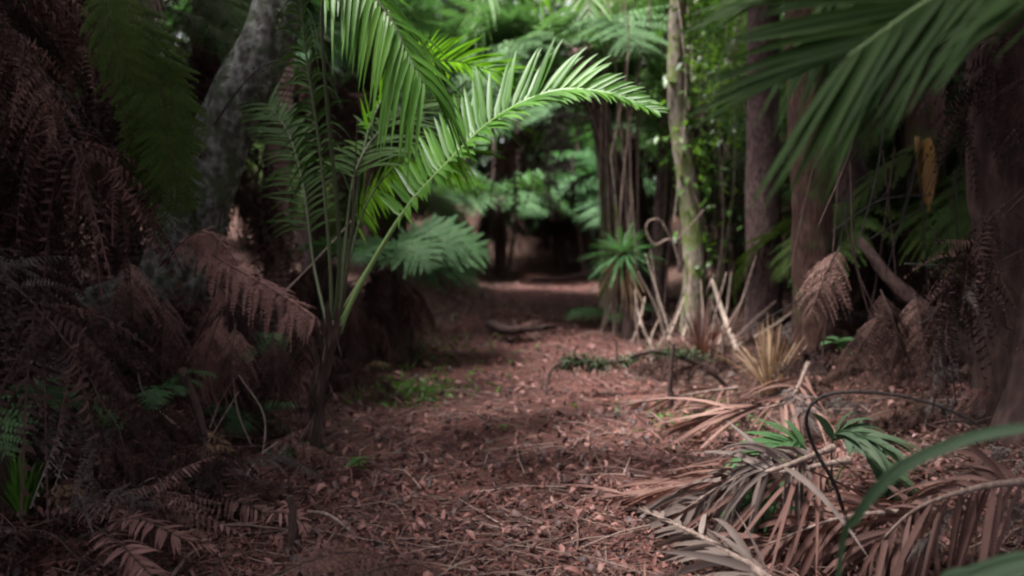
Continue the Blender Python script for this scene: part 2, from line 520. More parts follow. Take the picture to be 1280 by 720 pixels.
def litter(name, n, L0, L1, wr, mat, label, tilt=.35, fold=.3, curl=.2, lift=.03, power=1.7, keep=None, droop=0., k=4):
    x, y = scatter(n, power=power)
    if keep is not None:
        m = keep(x, y); x, y = x[m], y[m]
    n = len(x)
    th = rng.uniform(0, 6.283, n)
    D = np.stack([np.cos(th), np.sin(th), rng.normal(0, tilt, n)], 1)
    N = np.stack([rng.normal(0, tilt, n), rng.normal(0, tilt, n), np.ones(n)], 1)
    L = rng.uniform(L0, L1, n) * (1 + .02 * y); w = L * rng.uniform(wr[0], wr[1], n) * .5
    b = np.stack([x, y, hgt(x, y) + .008 + rng.random(n) ** 2 * lift], 1) - nrm(D) * L[:, None] * .5
    b[:, 2] = np.maximum(b[:, 2], hgt(b[:, 0], b[:, 1]) + .004)
    mb = MB()
    rand_blades(mb, b, D, N, L, w, droop=droop, k=k, fold=fold, curl=rng.normal(0, curl, n))
    o = link(name, mb.mesh(name, [mat]))
    o['kind'] = 'stuff'; o['label'] = label; o['category'] = 'leaf litter'
    return o


def patchy(x, y):
    return wob(x * .9, y * .7) * .5 + wob(x * 2.3 + 4, y * 2.1) * .35 + rng.normal(0, .3, len(x)) > -.12


litter('leaf_litter', 80000, .010, .034, (.25, .6), M['litter'], 'fine brown and reddish leaf crumbs covering the path and forest floor', keep=patchy)
litter('broadleaf_litter', 26000, .025, .075, (.25, .5), M['litter2'], 'larger dead brown and pinkish leaves lying loose over the path', curl=.3, tilt=.45, power=1.15)
litter('frond_litter', 12000, .06, .28, (.02, .05), M['rust'], 'thin rust-brown frond shreds scattered among the leaf litter', tilt=.12, curl=.08, lift=.05, keep=lambda x, y: np.abs(x - np.interp(y, PCY, PCX)) + rng.normal(0, .35, len(x)) > .45)

mb = MB()
x, y = scatter(2600)
for i in range(len(x)):
    th = rng.uniform(0, 6.283); L = rng.uniform(.08, .5)
    d = np.array([math.cos(th), math.sin(th), rng.normal(0, .06)])
    p = np.array([x[i], y[i], 0]); p[2] = hgt(p[0], p[1]) + .02
    q = p + d * L; q[2] = hgt(q[0], q[1]) + rng.uniform(.01, .05)
    mid = (p + q) / 2 + rng.normal(0, L * .06, 3); mid[2] = max(mid[2], hgt(mid[0], mid[1]) + .008)
    r = rng.uniform(.0015, .005)
    tube(mb, cr([p, mid, q], 5), np.linspace(r, r * .5, 5), 4, cap=False)
o = link('twig_litter', mb.mesh('twig_litter', [M['twig']])); o['kind'] = 'stuff'; o['label'] = 'small dead twigs lying among the leaves on the ground'; o['category'] = 'twigs'


# ------------------------------------------------------------------ prototype meshes
def proto_bip(L, phi0, phi1, mat, n=24, pl=.42, m=14, sway=.05, curl=0., droop=.15, seed=0, ang=(75, 45), lift=(5, 5), jit=.06, t0=.14, rachis=None, pw=.5, miss=0):
    g = np.random.default_rng(seed)
    C = arch(L, phi0, phi1, 26, sway)
    mb = MB()
    U = np.cross(np.cross(tangents(C), [0, 0, 1.]), tangents(C))
    bipinnate(mb, C, np.abs(U) * [0, 0, 1] + U * [1, 0, 0], n, L * pl, m, pw, 0, g, curl, ang=ang, lift=lift, droop=droop, jit=jit, t0=t0, miss=miss)
    tube(mb, C, np.linspace(.011, .002, 26) * L / 1.8, 5, 1, cap=False)
    return mb.mesh('fern_frond', [mat, rachis or M['stem']])


def proto_dead(L, phi0, phi1, mat, n=34, pl=.24, seed=0, droop=.7, m=15):
    g = np.random.default_rng(seed)
    C = arch(L, phi0, phi1, 22, g.uniform(-.2, .2))
    C = C + np.stack([g.normal(0, .010, 22).cumsum(), g.normal(0, .016, 22).cumsum(), g.normal(0, .006, 22).cumsum()], 1) * .7
    mb = MB()
    bipinnate(mb, C, np.array([.35, g.normal(0, .3), 1.]), n, L * pl, m, .5, 0, g, 1.0, ang=(74, 36), lift=(-25 + g.normal(0, 15), -25 + g.normal(0, 15)), droop=droop, jit=.30, t0=.18, miss=.30, twist=.9)
    tube(mb, C, np.linspace(.009, .002, 22) * L / 1.6, 5, 1, cap=False)
    return mb.mesh('dead_fern_frond', [mat, M['stem']])


GF = [proto_bip(1.9, 52, -42, M['fern'], seed=1), proto_bip(1.8, 38, -55, M['fern'], seed=2, sway=-.1), proto_bip(2.0, 62, -30, M['fern'], seed=3, sway=.12)]
BF = [proto_bip(1.9, 48, -48, M['fernblue'], seed=4), proto_bip(1.9, 30, -58, M['fernblue'], seed=5, sway=-.1)]
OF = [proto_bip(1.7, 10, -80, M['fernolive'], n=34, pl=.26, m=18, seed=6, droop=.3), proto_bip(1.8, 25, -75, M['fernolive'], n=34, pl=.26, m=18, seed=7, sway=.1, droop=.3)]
DF = [proto_dead(1.6, -25, -86, M['dead'], seed=11), proto_dead(1.7, -10, -88, M['dead'], seed=12, pl=.18), proto_dead(1.5, -45, -84, M['deaddark'], seed=13), proto_dead(1.8, 10, -85, M['deaddark'], seed=14),
      proto_dead(1.3, -30, -75, M['deaddark'], seed=15, pl=.3), proto_dead(1.9, -20, -95, M['greydead2'], seed=16, pl=.15), proto_dead(1.1, -50, -88, M['deaddark'], seed=17, pl=.2)]
LD = [proto_dead(.9, 22, -48, M['dead'], seed=21, droop=.35), proto_dead(1.0, 45, -60, M['greydead2'], seed=22, droop=.5, pl=.18), proto_dead(.8, 12, -30, M['deadpink'], seed=23, droop=.3, pl=.2),
      proto_dead(1.0, 50, -80, M['deaddark'], seed=24, droop=.6), proto_dead(.7, 30, -70, M['deaddark'], seed=25, droop=.6, pl=.3), proto_dead(.9, 5, -40, M['rust'], seed=26, droop=.4, pl=.16), proto_dead(.6, 60, -60, M['straw'], seed=27, droop=.6, pl=.14)]
LDW = [0, 0, 1, 1, 2, 3, 3, 3, 4, 4, 4, 5, 6]


def set_rot(o, yaw, pitch=0., roll=0.):
    o.rotation_euler = (Matrix.Rotation(yaw, 3, 'Z') @ Matrix.Rotation(-pitch, 3, 'Y') @ Matrix.Rotation(roll, 3, 'X')).to_euler()


def put(name, me, loc, yaw, pitch=0, roll=0, scale=1, parent=None):
    o = link(name, me, parent, tuple(loc), None, scale)
    set_rot(o, yaw, pitch, roll)
    return o


def fibre_trunk(C, rad, mat, seed, seg=22, stubs=90, rough=.10, stubL=.14):
    """tree fern trunk with old frond stubs and hanging root fibres"""
    g = np.random.default_rng(seed)
    mb = MB()
    tube(mb, C, rad, seg, 0, rough, seed=seed)
    T = tangents(C)
    n = stubs
    if n:
        i = g.integers(1, len(C) - 1, n)
        th = g.uniform(0, 6.283, n)
        out = np.stack([np.cos(th), np.sin(th), np.zeros(n)], 1)
        b = C[i] + out * (np.asarray(rad)[i] * .9)[:, None]
        rand_blades(mb, b, out * .5 + np.array([0, 0, .9]) + g.normal(0, .25, (n, 3)), out, g.uniform(.5, 1.2, n) * stubL, np.full(n, .010), 0, 3, .6, mat=0)
        b2 = C[i] + np.roll(out, 3, 0) * (np.asarray(rad)[i] * .95)[:, None]
        rand_blades(mb, b2, np.roll(out, 3, 0) * .25 + np.array([0, 0, -1.]) + g.normal(0, .15, (n, 3)), np.roll(out, 3, 0), g.uniform(.6, 1.6, n) * stubL, np.full(n, .005), 0, 3, .6, mat=0)
    return mb


def trunk_curve(pts, n):
    C = cr(pts, n)
    return C


def tree_fern(label, base, H, lean, nlive, ndead, live, dead, scale, seed, r=.11, name='tree_fern', group=None, elev=0., yaws=None, deadscale=.9, deadH=None, bark='bark_dark'):
    g = np.random.default_rng(seed)
    base = np.asarray(base, float)
    t = thing(name, label, 'tree fern', base, group)
    top = base + np.array([lean[0], lean[1], H])
    mid = base + np.array([lean[0] * .35, lean[1] * .35, H * .5]) + g.normal(0, .04, 3)
    C = cr([base - [0, 0, .1], mid, top], max(16, int(H / .07)))
    rad = np.interp(np.linspace(0, 1, len(C)), [0, .12, .7, 1], [r * 1.6, r * 1.1, r * .85, r * .95])
    mb = fibre_trunk(C, rad, None, seed, stubs=int(60 * H))
    link('trunk', mb.mesh('fern_trunk', [M[bark]], base), t)
    rel = top - base
    ph = g.uniform(0, 6.28)
    for k in range(nlive):
        a = ph + k * 6.283 / nlive + g.normal(0, .12) if yaws is None else yaws[k % len(yaws)] + g.normal(0, .1)
        put('frond', live[g.integers(len(live))], rel + np.array([math.cos(a), math.sin(a), 0]) * r * .4, a, elev + g.normal(0, .14), g.normal(0, .15), scale * g.uniform(.85, 1.12), t)
    for k in range(ndead):
        a = g.uniform(0, 6.283)
        zz = rel * (1 - g.random() * (deadH or .12))
        put('dead_frond', dead[g.integers(len(dead))], zz + np.array([math.cos(a), math.sin(a), 0]) * r * .8, a, g.normal(0, .12), g.normal(0, .3), deadscale * g.uniform(.75, 1.15), t)
    return t


# broad-leaved crown: leaf clumps on twigs through a volume
def crown_mesh(rx, ry, rz, nclump, per, leaf, mat, seed, spread=.32, hollow=.35):
    g = np.random.default_rng(seed)
    c = nrm(g.normal(0, 1, (nclump, 3))) * (g.uniform(hollow, 1, (nclump, 1)) ** .6) * [rx, ry, rz]
    c += g.normal(0, .12, c.shape) * [rx, ry, rz]
    mb = MB()
    i = np.repeat(np.arange(nclump), per)
    p = c[i] + g.normal(0, spread, (len(i), 3)) * np.array([1, 1, .6])
    D = g.normal(0, 1, p.shape) + [0, 0, -.35]
    N = g.normal(0, .5, p.shape) + [0, 0, 1.]
    L = leaf * g.uniform(.6, 1.3, len(i))
    rand_blades(mb, p, D, N, L, L * g.uniform(.2, .3, len(i)), .15, 4, .2, .8)
    for k in range(nclump):
        if g.random() < .6:
            tube(mb, cr([np.array([0, 0, -rz * .6]) * g.uniform(.2, 1), c[k] * .5 + g.normal(0, .1, 3), c[k]], 5), np.linspace(.02, .004, 5) * min(1, rx), 4, 1, cap=False)
    return mb.mesh('leaf_crown', [mat, M['bark_dark']])


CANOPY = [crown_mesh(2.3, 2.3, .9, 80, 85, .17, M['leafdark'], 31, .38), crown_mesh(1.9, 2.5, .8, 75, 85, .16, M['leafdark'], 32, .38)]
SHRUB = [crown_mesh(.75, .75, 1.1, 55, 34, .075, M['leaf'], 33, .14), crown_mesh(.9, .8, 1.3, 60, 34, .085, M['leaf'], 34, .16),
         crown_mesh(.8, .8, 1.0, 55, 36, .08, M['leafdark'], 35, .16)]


# ------------------------------------------------------------------ palms
def palm_frond(parent, pts, n=40, L=.42, w=.012, U=(0, -.3, 1), lift=(20, 20), droop=.15, ang=(68, 30), mat='palm', rib='rib', t0=.3, base=None, rr=.012,
               sidelen=(1, 1), seed=0, name='frond', fold=.35, jit=.05, k=7, miss=0., t1=.99, drooptip=0., twist=.15, prof='palm', tipshort=0.):
    g = np.random.default_rng(seed)
    C = cr(pts, 60)
    mb = MB()
    pinnae(mb, C, np.asarray(U, float), n, L, w, t0, t1, ang, lift, droop, prof, k=k, fold=fold, g=g, sidelen=sidelen, jit=jit, miss=miss, drooptip=drooptip, twist=twist, tipshort=tipshort)
    base = np.zeros(3) if base is None else base
    f = link(name, mb.mesh('palm_frond', [M[mat]], base), parent)
    rb = MB()
    tube(rb, C, np.interp(np.linspace(0, 1, 60), [0, .05, .3, 1], [rr * 1.5, rr, rr * .75, rr * .18]), 7)
    link('midrib', rb.mesh('midrib', [M[rib]], base), f)
    return f


exec_order = []
# young palm beside the path
pb = G(393, 588)
YP = pb[1]
yp = thing('young_palm', 'slender young palm with long green arching fronds on the left edge of the path', 'palm', pb)
C = cr([pb - [0, 0, .08], P(397, 530, YP), P(404, 470, YP), P(418, 405, YP - .02)], 40)
mb = fibre_trunk(C, np.interp(np.linspace(0, 1, 40), [0, .1, .6, 1], [.046, .034, .028, .045]), None, 3, 14, 26, .08, .06)
g = np.random.default_rng(31); n = 26
i_ = g.integers(14, 38, n); th = g.uniform(0, 6.283, n); o_ = np.stack([np.cos(th), np.sin(th), np.zeros(n)], 1)
rand_blades(mb, C[i_] + o_ * .03, o_ * .25 + [0, 0, 1.], o_, g.uniform(.08, .2, n), np.full(n, .018), 0, 6, .7, .6)
rand_blades(mb, C[i_] + o_ * .04, o_ * .4 + [0, 0, -1.] + g.normal(0, .2, (n, 3)), o_, g.uniform(.06, .22, n), np.full(n, .006), 0, 5, .4, .6)
link('stem', mb.mesh('palm_stem', [M['stem']], pb), yp)
Y = YP
palm_frond(yp, [P(422, 415, Y), P(452, 352, Y), P(505, 265, Y - .02), P(560, 203, Y - .06), P(622, 146, Y - .12), P(692, 114, Y - .2), P(760, 116, Y - .3), P(818, 138, Y - .42)],
           66, .40, .0185, (-.42, -.62, .66), (22, 14), .02, (90, 22), 'palm', 'rib', .28, pb, .0155, (.8, 1.), 41, twist=.1, drooptip=.1, tipshort=.5)
palm_frond(yp, [P(415, 420, Y), P(412, 320, Y + .05), P(400, 190, Y + .1), P(382, 60, Y + .1), P(372, -60, Y), P(372, -150, Y - .15)],
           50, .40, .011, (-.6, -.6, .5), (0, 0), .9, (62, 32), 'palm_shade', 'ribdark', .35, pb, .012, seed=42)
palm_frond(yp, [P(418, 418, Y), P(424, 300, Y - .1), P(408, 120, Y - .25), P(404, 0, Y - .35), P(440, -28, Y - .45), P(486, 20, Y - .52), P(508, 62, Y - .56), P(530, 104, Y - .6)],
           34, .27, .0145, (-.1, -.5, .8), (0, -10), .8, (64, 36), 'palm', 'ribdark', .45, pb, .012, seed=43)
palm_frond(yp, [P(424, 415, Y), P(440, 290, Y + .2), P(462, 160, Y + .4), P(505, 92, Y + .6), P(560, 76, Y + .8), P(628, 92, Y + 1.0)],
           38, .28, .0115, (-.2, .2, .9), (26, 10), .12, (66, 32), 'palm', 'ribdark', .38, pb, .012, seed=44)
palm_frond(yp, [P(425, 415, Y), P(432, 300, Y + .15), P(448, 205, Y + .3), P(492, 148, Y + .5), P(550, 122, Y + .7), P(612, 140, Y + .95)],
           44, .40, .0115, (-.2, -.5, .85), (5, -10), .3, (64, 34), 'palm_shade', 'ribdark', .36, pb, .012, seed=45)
palm_frond(yp, [P(420, 415, Y), P(434, 340, Y + .2), P(455, 262, Y + .4), P(486, 216, Y + .6), P(528, 190, Y + .75), P(575, 196, Y + .9)],
           40, .34, .0115, (-.3, .3, .9), (15, -25), .2, (70, 36), 'palm', 'ribdark', .34, pb, .011, seed=46)
palm_frond(yp, [P(412, 420, Y), P(392, 330, Y + .3), P(380, 240, Y + .5), P(362, 170, Y + .7), P(335, 130, Y + .9)],
           34, .30, .010, (-.3, -.3, .9), (5, 0), .35, (66, 36), 'palm_shade', 'ribdark', .36, pb, .011, seed=47)
# old bare petioles leaning from the crown
for i, (a, b, c, r) in enumerate([((420, 420), (438, 300), (447, 150), .007), ((428, 410), (432, 380), (520, 240), .007)]):
    mb = MB(); tube(mb, cr([P(*a, Y), P(*b, Y + .05), P(*c, Y + .1)], 20), np.linspace(r, r * .5, 20), 6)
    link('petiole', mb.mesh('petiole', [M['stem' if i < 1 else 'ribpale']], pb), yp)

# palm standing off to the right, near the camera, its fronds reaching into the picture
ob = np.array([2.3, .9, float(hgt(2.3, .9))])
op = thing('palm_tree', 'dark palm standing close on the right, big shaded fronds hanging over the path', 'palm', ob)
mb = MB(); C = cr([ob - [0, 0, .1], ob + [.05, 0, .8], ob + [0, 0.05, 1.75]], 30)
tube(mb, C, np.interp(np.linspace(0, 1, 30), [0, .1, .9, 1], [.16, .11, .1, .12]), 18, 0, .04, seed=5)
link('trunk', mb.mesh('palm_trunk', [M['bark_ring']], ob), op)
ctop = ob + [0, .05, 1.75]
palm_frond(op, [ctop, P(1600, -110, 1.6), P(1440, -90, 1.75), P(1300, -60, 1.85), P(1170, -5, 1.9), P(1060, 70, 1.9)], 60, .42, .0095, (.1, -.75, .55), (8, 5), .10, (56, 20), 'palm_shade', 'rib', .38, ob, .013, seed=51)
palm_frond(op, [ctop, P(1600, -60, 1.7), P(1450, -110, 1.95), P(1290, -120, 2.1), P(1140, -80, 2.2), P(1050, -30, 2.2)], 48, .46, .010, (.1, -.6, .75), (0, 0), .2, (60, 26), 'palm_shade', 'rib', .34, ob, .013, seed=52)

# ------------------------------------------------------------------ left side
# big leaning mossy tree
lb = np.array([-2.95, 5.6, float(hgt(-2.95, 5.6))])
lt = thing('leaning_tree', 'thick mottled grey mossy tree leaning right on the left bank', 'tree', lb)
Yl = 5.6
C = cr([lb - [0, 0, .1], P(205, 360, Yl), P(243, 262, Yl), P(292, 140, Yl), P(340, 30, Yl), P(362, -80, Yl + .1), P(370, -260, Yl + .3), P(330, -480, Yl + .5)], 130)
mb = MB()
tube(mb, C, np.interp(np.linspace(0, 1, 130), [0, .12, .4, .8, 1], [.34, .24, .19, .15, .12]), 34, 0, .16, seed=8)
link('trunk', mb.mesh('leaning_trunk', [M['bark_moss']], lb), lt)
mb = MB()
g = np.random.default_rng(5); n = 3600
i = g.integers(4, 95, n); T = tangents(C); th = g.uniform(0, 6.283, n)
A = nrm(np.cross(T, [0, 1, 0])); B = np.cross(T, A)
out = A[i] * np.cos(th)[:, None] + B[i] * np.sin(th)[:, None]
keepm = np.sin(th * 2 + i * .13) + np.sin(i * .31 + th) + g.normal(0, .6, n) > .35
i, out = i[keepm], out[keepm]; n = len(i)
rad = np.interp(i / 130, [0, .12, .4, .8, 1], [.34, .24, .19, .15, .12])
rand_blades(mb, C[i] + out * (rad * g.uniform(.9, 1.06, n))[:, None], out * .5 + g.normal(0, .6, (n, 3)) + [0, 0, -.4], out, g.uniform(.02, .06, n), g.uniform(.005, .012, n), .2, 3, .2)
o = link('moss', mb.mesh('moss', [M['moss']], lb), lt); o['kind'] = 'stuff'
put('crown', CANOPY[0], np.array(C[-1]) - lb + [-3.2, .3, .6], .4, scale=1.1, parent=lt)

# ringed palm trunk just right of it
rb_ = np.array([P(345, 300, 7.2)[0], 7.2, 0]); rb_[2] = hgt(rb_[0], rb_[1])
rp_ = thing('ringed_palm', 'palm with a pinkish ringed trunk just right of the leaning mossy tree', 'palm', rb_)
C = cr([rb_ - [0, 0, .1], P(344, 260, 7.2), P(350, 120, 7.2), P(352, -40, 7.25), P(350, -200, 7.3)], 110)
mb = MB()
h = np.linspace(0, 1, 110)
tube(mb, C, (.115 + .006 * np.sign(np.sin(h * 110))), 24, 0, .03, seed=9)
link('trunk', mb.mesh('ringed_trunk', [M['bark_ring']], rb_), rp_)
g = np.random.default_rng(99)
for k in range(9):
    a = g.uniform(0, 6.283)
    put('dead_frond', DF[g.integers(2)], np.array([math.cos(a) * .12, math.sin(a) * .12, P(345, 195, 7.2)[2] - rb_[2] - g.random() * .2]), a, -.6, g.normal(0, .3), .5, rp_)
for k in range(5):
    a = .9 + k * .55
    pts = [C[-1], C[-1] + [math.cos(a) * .5, math.sin(a) * .5, .9], C[-1] + [math.cos(a) * 1.1, math.sin(a) * 1.1, 1.2], C[-1] + [math.cos(a) * 1.8, math.sin(a) * 1.8, .6]]
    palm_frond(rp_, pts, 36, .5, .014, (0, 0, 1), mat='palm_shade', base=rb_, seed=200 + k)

# tree fern close on the left, with its dead skirt
nb = np.array([P(-62, 400, 3.4)[0], 3.4, 0]); nb[2] = hgt(nb[0], nb[1])
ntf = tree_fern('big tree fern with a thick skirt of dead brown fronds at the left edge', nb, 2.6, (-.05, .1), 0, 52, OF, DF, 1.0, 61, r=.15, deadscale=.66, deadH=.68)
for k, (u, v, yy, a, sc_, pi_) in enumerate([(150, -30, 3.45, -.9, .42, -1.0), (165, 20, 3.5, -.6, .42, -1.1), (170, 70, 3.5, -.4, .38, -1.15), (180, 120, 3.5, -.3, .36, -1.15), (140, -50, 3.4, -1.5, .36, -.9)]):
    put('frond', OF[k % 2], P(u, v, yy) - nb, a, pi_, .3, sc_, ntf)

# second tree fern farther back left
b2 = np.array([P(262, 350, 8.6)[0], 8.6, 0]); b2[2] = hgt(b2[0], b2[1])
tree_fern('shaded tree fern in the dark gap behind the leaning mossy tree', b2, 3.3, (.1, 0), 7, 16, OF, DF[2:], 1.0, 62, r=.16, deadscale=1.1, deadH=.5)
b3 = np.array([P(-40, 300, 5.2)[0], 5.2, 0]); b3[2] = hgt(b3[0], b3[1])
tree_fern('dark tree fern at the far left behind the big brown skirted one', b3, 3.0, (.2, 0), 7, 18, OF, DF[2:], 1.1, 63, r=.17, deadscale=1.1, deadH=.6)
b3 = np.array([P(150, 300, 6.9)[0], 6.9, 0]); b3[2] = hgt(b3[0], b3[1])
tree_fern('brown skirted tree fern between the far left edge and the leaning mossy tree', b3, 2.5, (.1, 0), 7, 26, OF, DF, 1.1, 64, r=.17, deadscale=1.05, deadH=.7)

# pale dead palm frond hanging at the top left
hp = P(178, -70, 4.6)
hf = thing('hanging_dead_frond', 'pale grey dead palm frond hanging straight down at the top left', 'dead frond', hp)
palm_frond(hf, [hp, P(181, -30, 4.6), P(178, 10, 4.6)], 16, .34, .012, (.3, -1, .1), (0, 0), .1, (16, 10), 'greydead', 'palewood', .05, hp, .01, seed=66)

def stick(name, label, cat, pts, r0, r1, mat, seg=7, n=30, rough=.05, seed=1, side=None, group=None):
    C = cr(pts, n); mb = MB()
    tube(mb, C, np.linspace(r0, r1, n), seg, 0, rough, seed=seed)
    for (t, e, rr) in (side or []):
        c = C[int(t * (n - 1))]
        m_ = (c + np.asarray(e)) / 2 + np.array([0, 0, .04])
        tube(mb, cr([c, m_, np.asarray(e)], 10), np.linspace(rr, rr * .4, 10), 5, 0, 0)
    o = link(name, mb.mesh(name, [M[mat]], C[0]), None, tuple(C[0]))
    return tag(o, label, cat, group)


# ------------------------------------------------------------------ left bank: tangle of dead fronds
g = np.random.default_rng(77)
cnt = 0
while cnt < 210:
    x = g.uniform(-4.2, -1.15); yv = g.uniform(2.95, 7.0)
    c = np.interp(yv, PCY, PCX) - np.interp(yv, PCY, PHW)
    if x > c - .05 or x < -.66 * yv - .9 or (abs(x / yv - pb[0] / pb[1]) < .055 and yv < 5.2) or (x > -1.75 and 4.4 < yv < 6.6 and g.random() < .8):
        continue
    z = float(hgt(x, yv))
    hump = .55 * math.exp(-((x + 2.15) / .6) ** 2 - ((yv - 5.0) / .9) ** 2) + .35 * math.exp(-((x + 2.6) / .6) ** 2 - ((yv - 4.0) / .6) ** 2)
    o = put('dead_fern_frond', LD[LDW[g.integers(len(LDW))]], (x, yv, z + .03 + g.random() * hump), g.uniform(0, 6.283), g.normal(0.05, .18), g.normal(0, .35), g.uniform(.5, 1.05))
    tag(o, 'dried brown fern frond in the collapsed tangle on the left bank', 'dead fern', 'dead fern fronds tangled on the left bank')
    cnt += 1


def dead_world(label, pts, n, L, mat='deadpink', w=.006, U=(0, -.4, 1), droop=.25, seed=0, prof='fern', lift=(-5, -5), ang=(72, 50), rr=.005, t0=.12, name='dead_fern_frond', cat='dead fern', group=None, bip=True, m=15):
    C = cr(pts, 30); base = C[0]
    g = np.random.default_rng(seed)
    mb = MB()
    if bip:
        bipinnate(mb, C, np.asarray(U, float), n, L, m, .5, 0, g, .35, ang=ang, lift=lift, droop=droop, jit=.1, t0=t0, miss=.04)
    else:
        pinnae(mb, C, np.asarray(U, float), n, L, w, t0, .99, ang, lift, droop, prof, k=5, fold=.3, g=g, jit=.1, miss=.05)
    tube(mb, C, np.linspace(rr, rr * .3, 30), 5, 1, cap=False)
    o = link(name, mb.mesh('dead_frond', [M[mat], M['stem']], base), None, tuple(base))
    return tag(o, label, cat, group)


dead_world('long rust-brown dead fern frond sloping down to the young palm stem', [P(225, 290, 4.75), P(270, 322, 4.68), P(330, 356, 4.6), P(375, 385, 4.52), P(408, 412, 4.45)], 40, .17, 'deadpink', seed=71, droop=.5, U=(.2, -.5, .8), lift=(-30, -20))
dead_world('ragged brown dead fern frond bunched above the sloping rust-brown one', [P(205, 335, 4.7), P(225, 305, 4.7), P(255, 290, 4.7), P(290, 320, 4.7), P(310, 365, 4.65)], 34, .16, 'deadpink', seed=72, droop=.6, U=(.2, -.5, .8), lift=(-30, -20))
g = np.random.default_rng(78)
for k in range(16):
    u = g.uniform(150, 395); v = 300 + (u - 180) * .42 + g.uniform(-10, 60); yy = g.uniform(4.5, 5.2)
    du, dv = g.uniform(-50, 50), g.uniform(60, 130)
    dead_world('curled brown dead fern frond draped down the face of the left bank', [P(u, v, yy), P(u + du * .4, v + dv * .35, yy - .12), P(u + du, v + dv, yy - .15)], 26, .15, ['dead', 'deaddark', 'deadpink'][k % 3], seed=300 + k, droop=.7, lift=(-25, -25),
               group='dead fern fronds draped over the left bank')
for k in range(38):
    x = g.uniform(-3.4, -1.3); yv = g.uniform(3.2, 6.0)
    if x < -.64 * yv - .3: continue
    b_ = np.array([x, yv, float(hgt(x, yv))]); e_ = b_ + [g.normal(0, .35), g.normal(0, .2), g.uniform(.15, .7)]
    stick('dead_twig', 'thin dead twig poking out of the brown tangle on the left bank', 'twig', [b_, (b_ + e_) / 2 + g.normal(0, .06, 3), e_], .006, .0025, ['black', 'vine', 'palewood', 'bark_dark'][k % 4], 5, 14, .1, k, group='dead twigs in the tangle on the left bank')
# pink dead fern at the bottom left
dead_world('pinkish dead fern frond lying arched at the bottom left, its comb of leaflets clear', [G(118, 668, .12), G(170, 648, .22), G(225, 672, .16), G(285, 690, .08)], 30, .10, 'deadpink', .008, seed=73, bip=False, droop=.3, lift=(25, -25))
dead_world('pinkish dead fern frond curving down to the bottom edge under the arched one', [G(115, 655, .10), G(150, 680, .2), G(175, 705, .16), G(210, 740, .1)], 24, .10, 'deadpink', .008, seed=74, bip=False, droop=.3, lift=(20, -20))
dead_world('pinkish dead fern frond reaching toward the grass tuft at the bottom left', [G(185, 622, .1), G(150, 628, .16), G(110, 628, .14), G(60, 640, .08)], 26, .09, 'deadpink', .008, seed=75, bip=False, droop=.3)
dead_world('tan dead fern frond lying flat below the young palm toward the bottom', [G(240, 608, .06), G(270, 618, .1), G(310, 632, .08), G(345, 648, .03)], 26, .11, 'dead', .008, seed=76, bip=False)
dead_world('orange-brown dead fern frond at the bottom edge left of the path', [G(340, 720, .04), G(390, 700, .12), G(440, 690, .1), G(490, 705, .03)], 30, .12, 'rust', seed=79)
dead_world('orange-brown dead fern frond half cut off at the bottom edge of the path', [G(420, 740, .04), G(470, 712, .1), G(520, 706, .07), G(560, 722, .03)], 28, .11, 'rust', seed=80)
dead_world('pale dead fern frond poking up beside the stub near the bottom left', [G(330, 650, .02), G(345, 640, .10), G(372, 648, .08), G(385, 668, .02)], 20, .08, 'deadpink', .007, seed=81, bip=False)
dead_world('small curled pale fern frond at the foot of the left bank', [G(240, 555, .05), G(258, 540, .12), G(275, 548, .08), G(282, 565, .03)], 18, .08, 'straw', .007, seed=82, bip=False)

# bare stub at bottom left
sb_ = G(365, 690)
mb = MB(); tube(mb, cr([sb_ - [0, 0, .05], P(366, 640, sb_[1]), P(360, 622, sb_[1])], 16), np.linspace(.02, .013, 16), 10, 0, .3, seed=3)
tag(link('broken_stick', mb.mesh('broken_stick', [M['stem']], sb_), None, tuple(sb_)), 'short dark upright stick at the bottom left below the young palm', 'stick')
# fallen sticks bottom left
for lab, a, b, r in [('grey weathered stick lying right of the short upright stick', (385, 640), (440, 665), .010), ('thin bare stick lying across the bottom left corner ferns', (215, 720), (262, 682), .008)]:
    p, q = G(*a, .03), G(*b, .03)
    mb = MB(); tube(mb, cr([p, (p + q) / 2 + [0, 0, .03], q], 14), np.linspace(r, r * .6, 14), 7, 0, .12, seed=4)
    tag(link('fallen_stick', mb.mesh('fallen_stick', [M['vine']], p), None, tuple(p)), lab, 'stick')

# fern clumps
def fern_clump(label, base, nf, mesh, scale, seed, elev=0., yaws=None, name='ground_fern', group=None):
    g = np.random.default_rng(seed)
    t = thing(name, label, 'fern', base, group)
    for k in range(nf):
        a = (k * 2.4 + g.normal(0, .2)) if yaws is None else yaws[k % len(yaws)] + g.normal(0, .12)
        put('frond', mesh[g.integers(len(mesh))], (0, 0, .02), a, elev + g.normal(0, .12), g.normal(0, .15), scale * g.uniform(.8, 1.15), t)
    return t


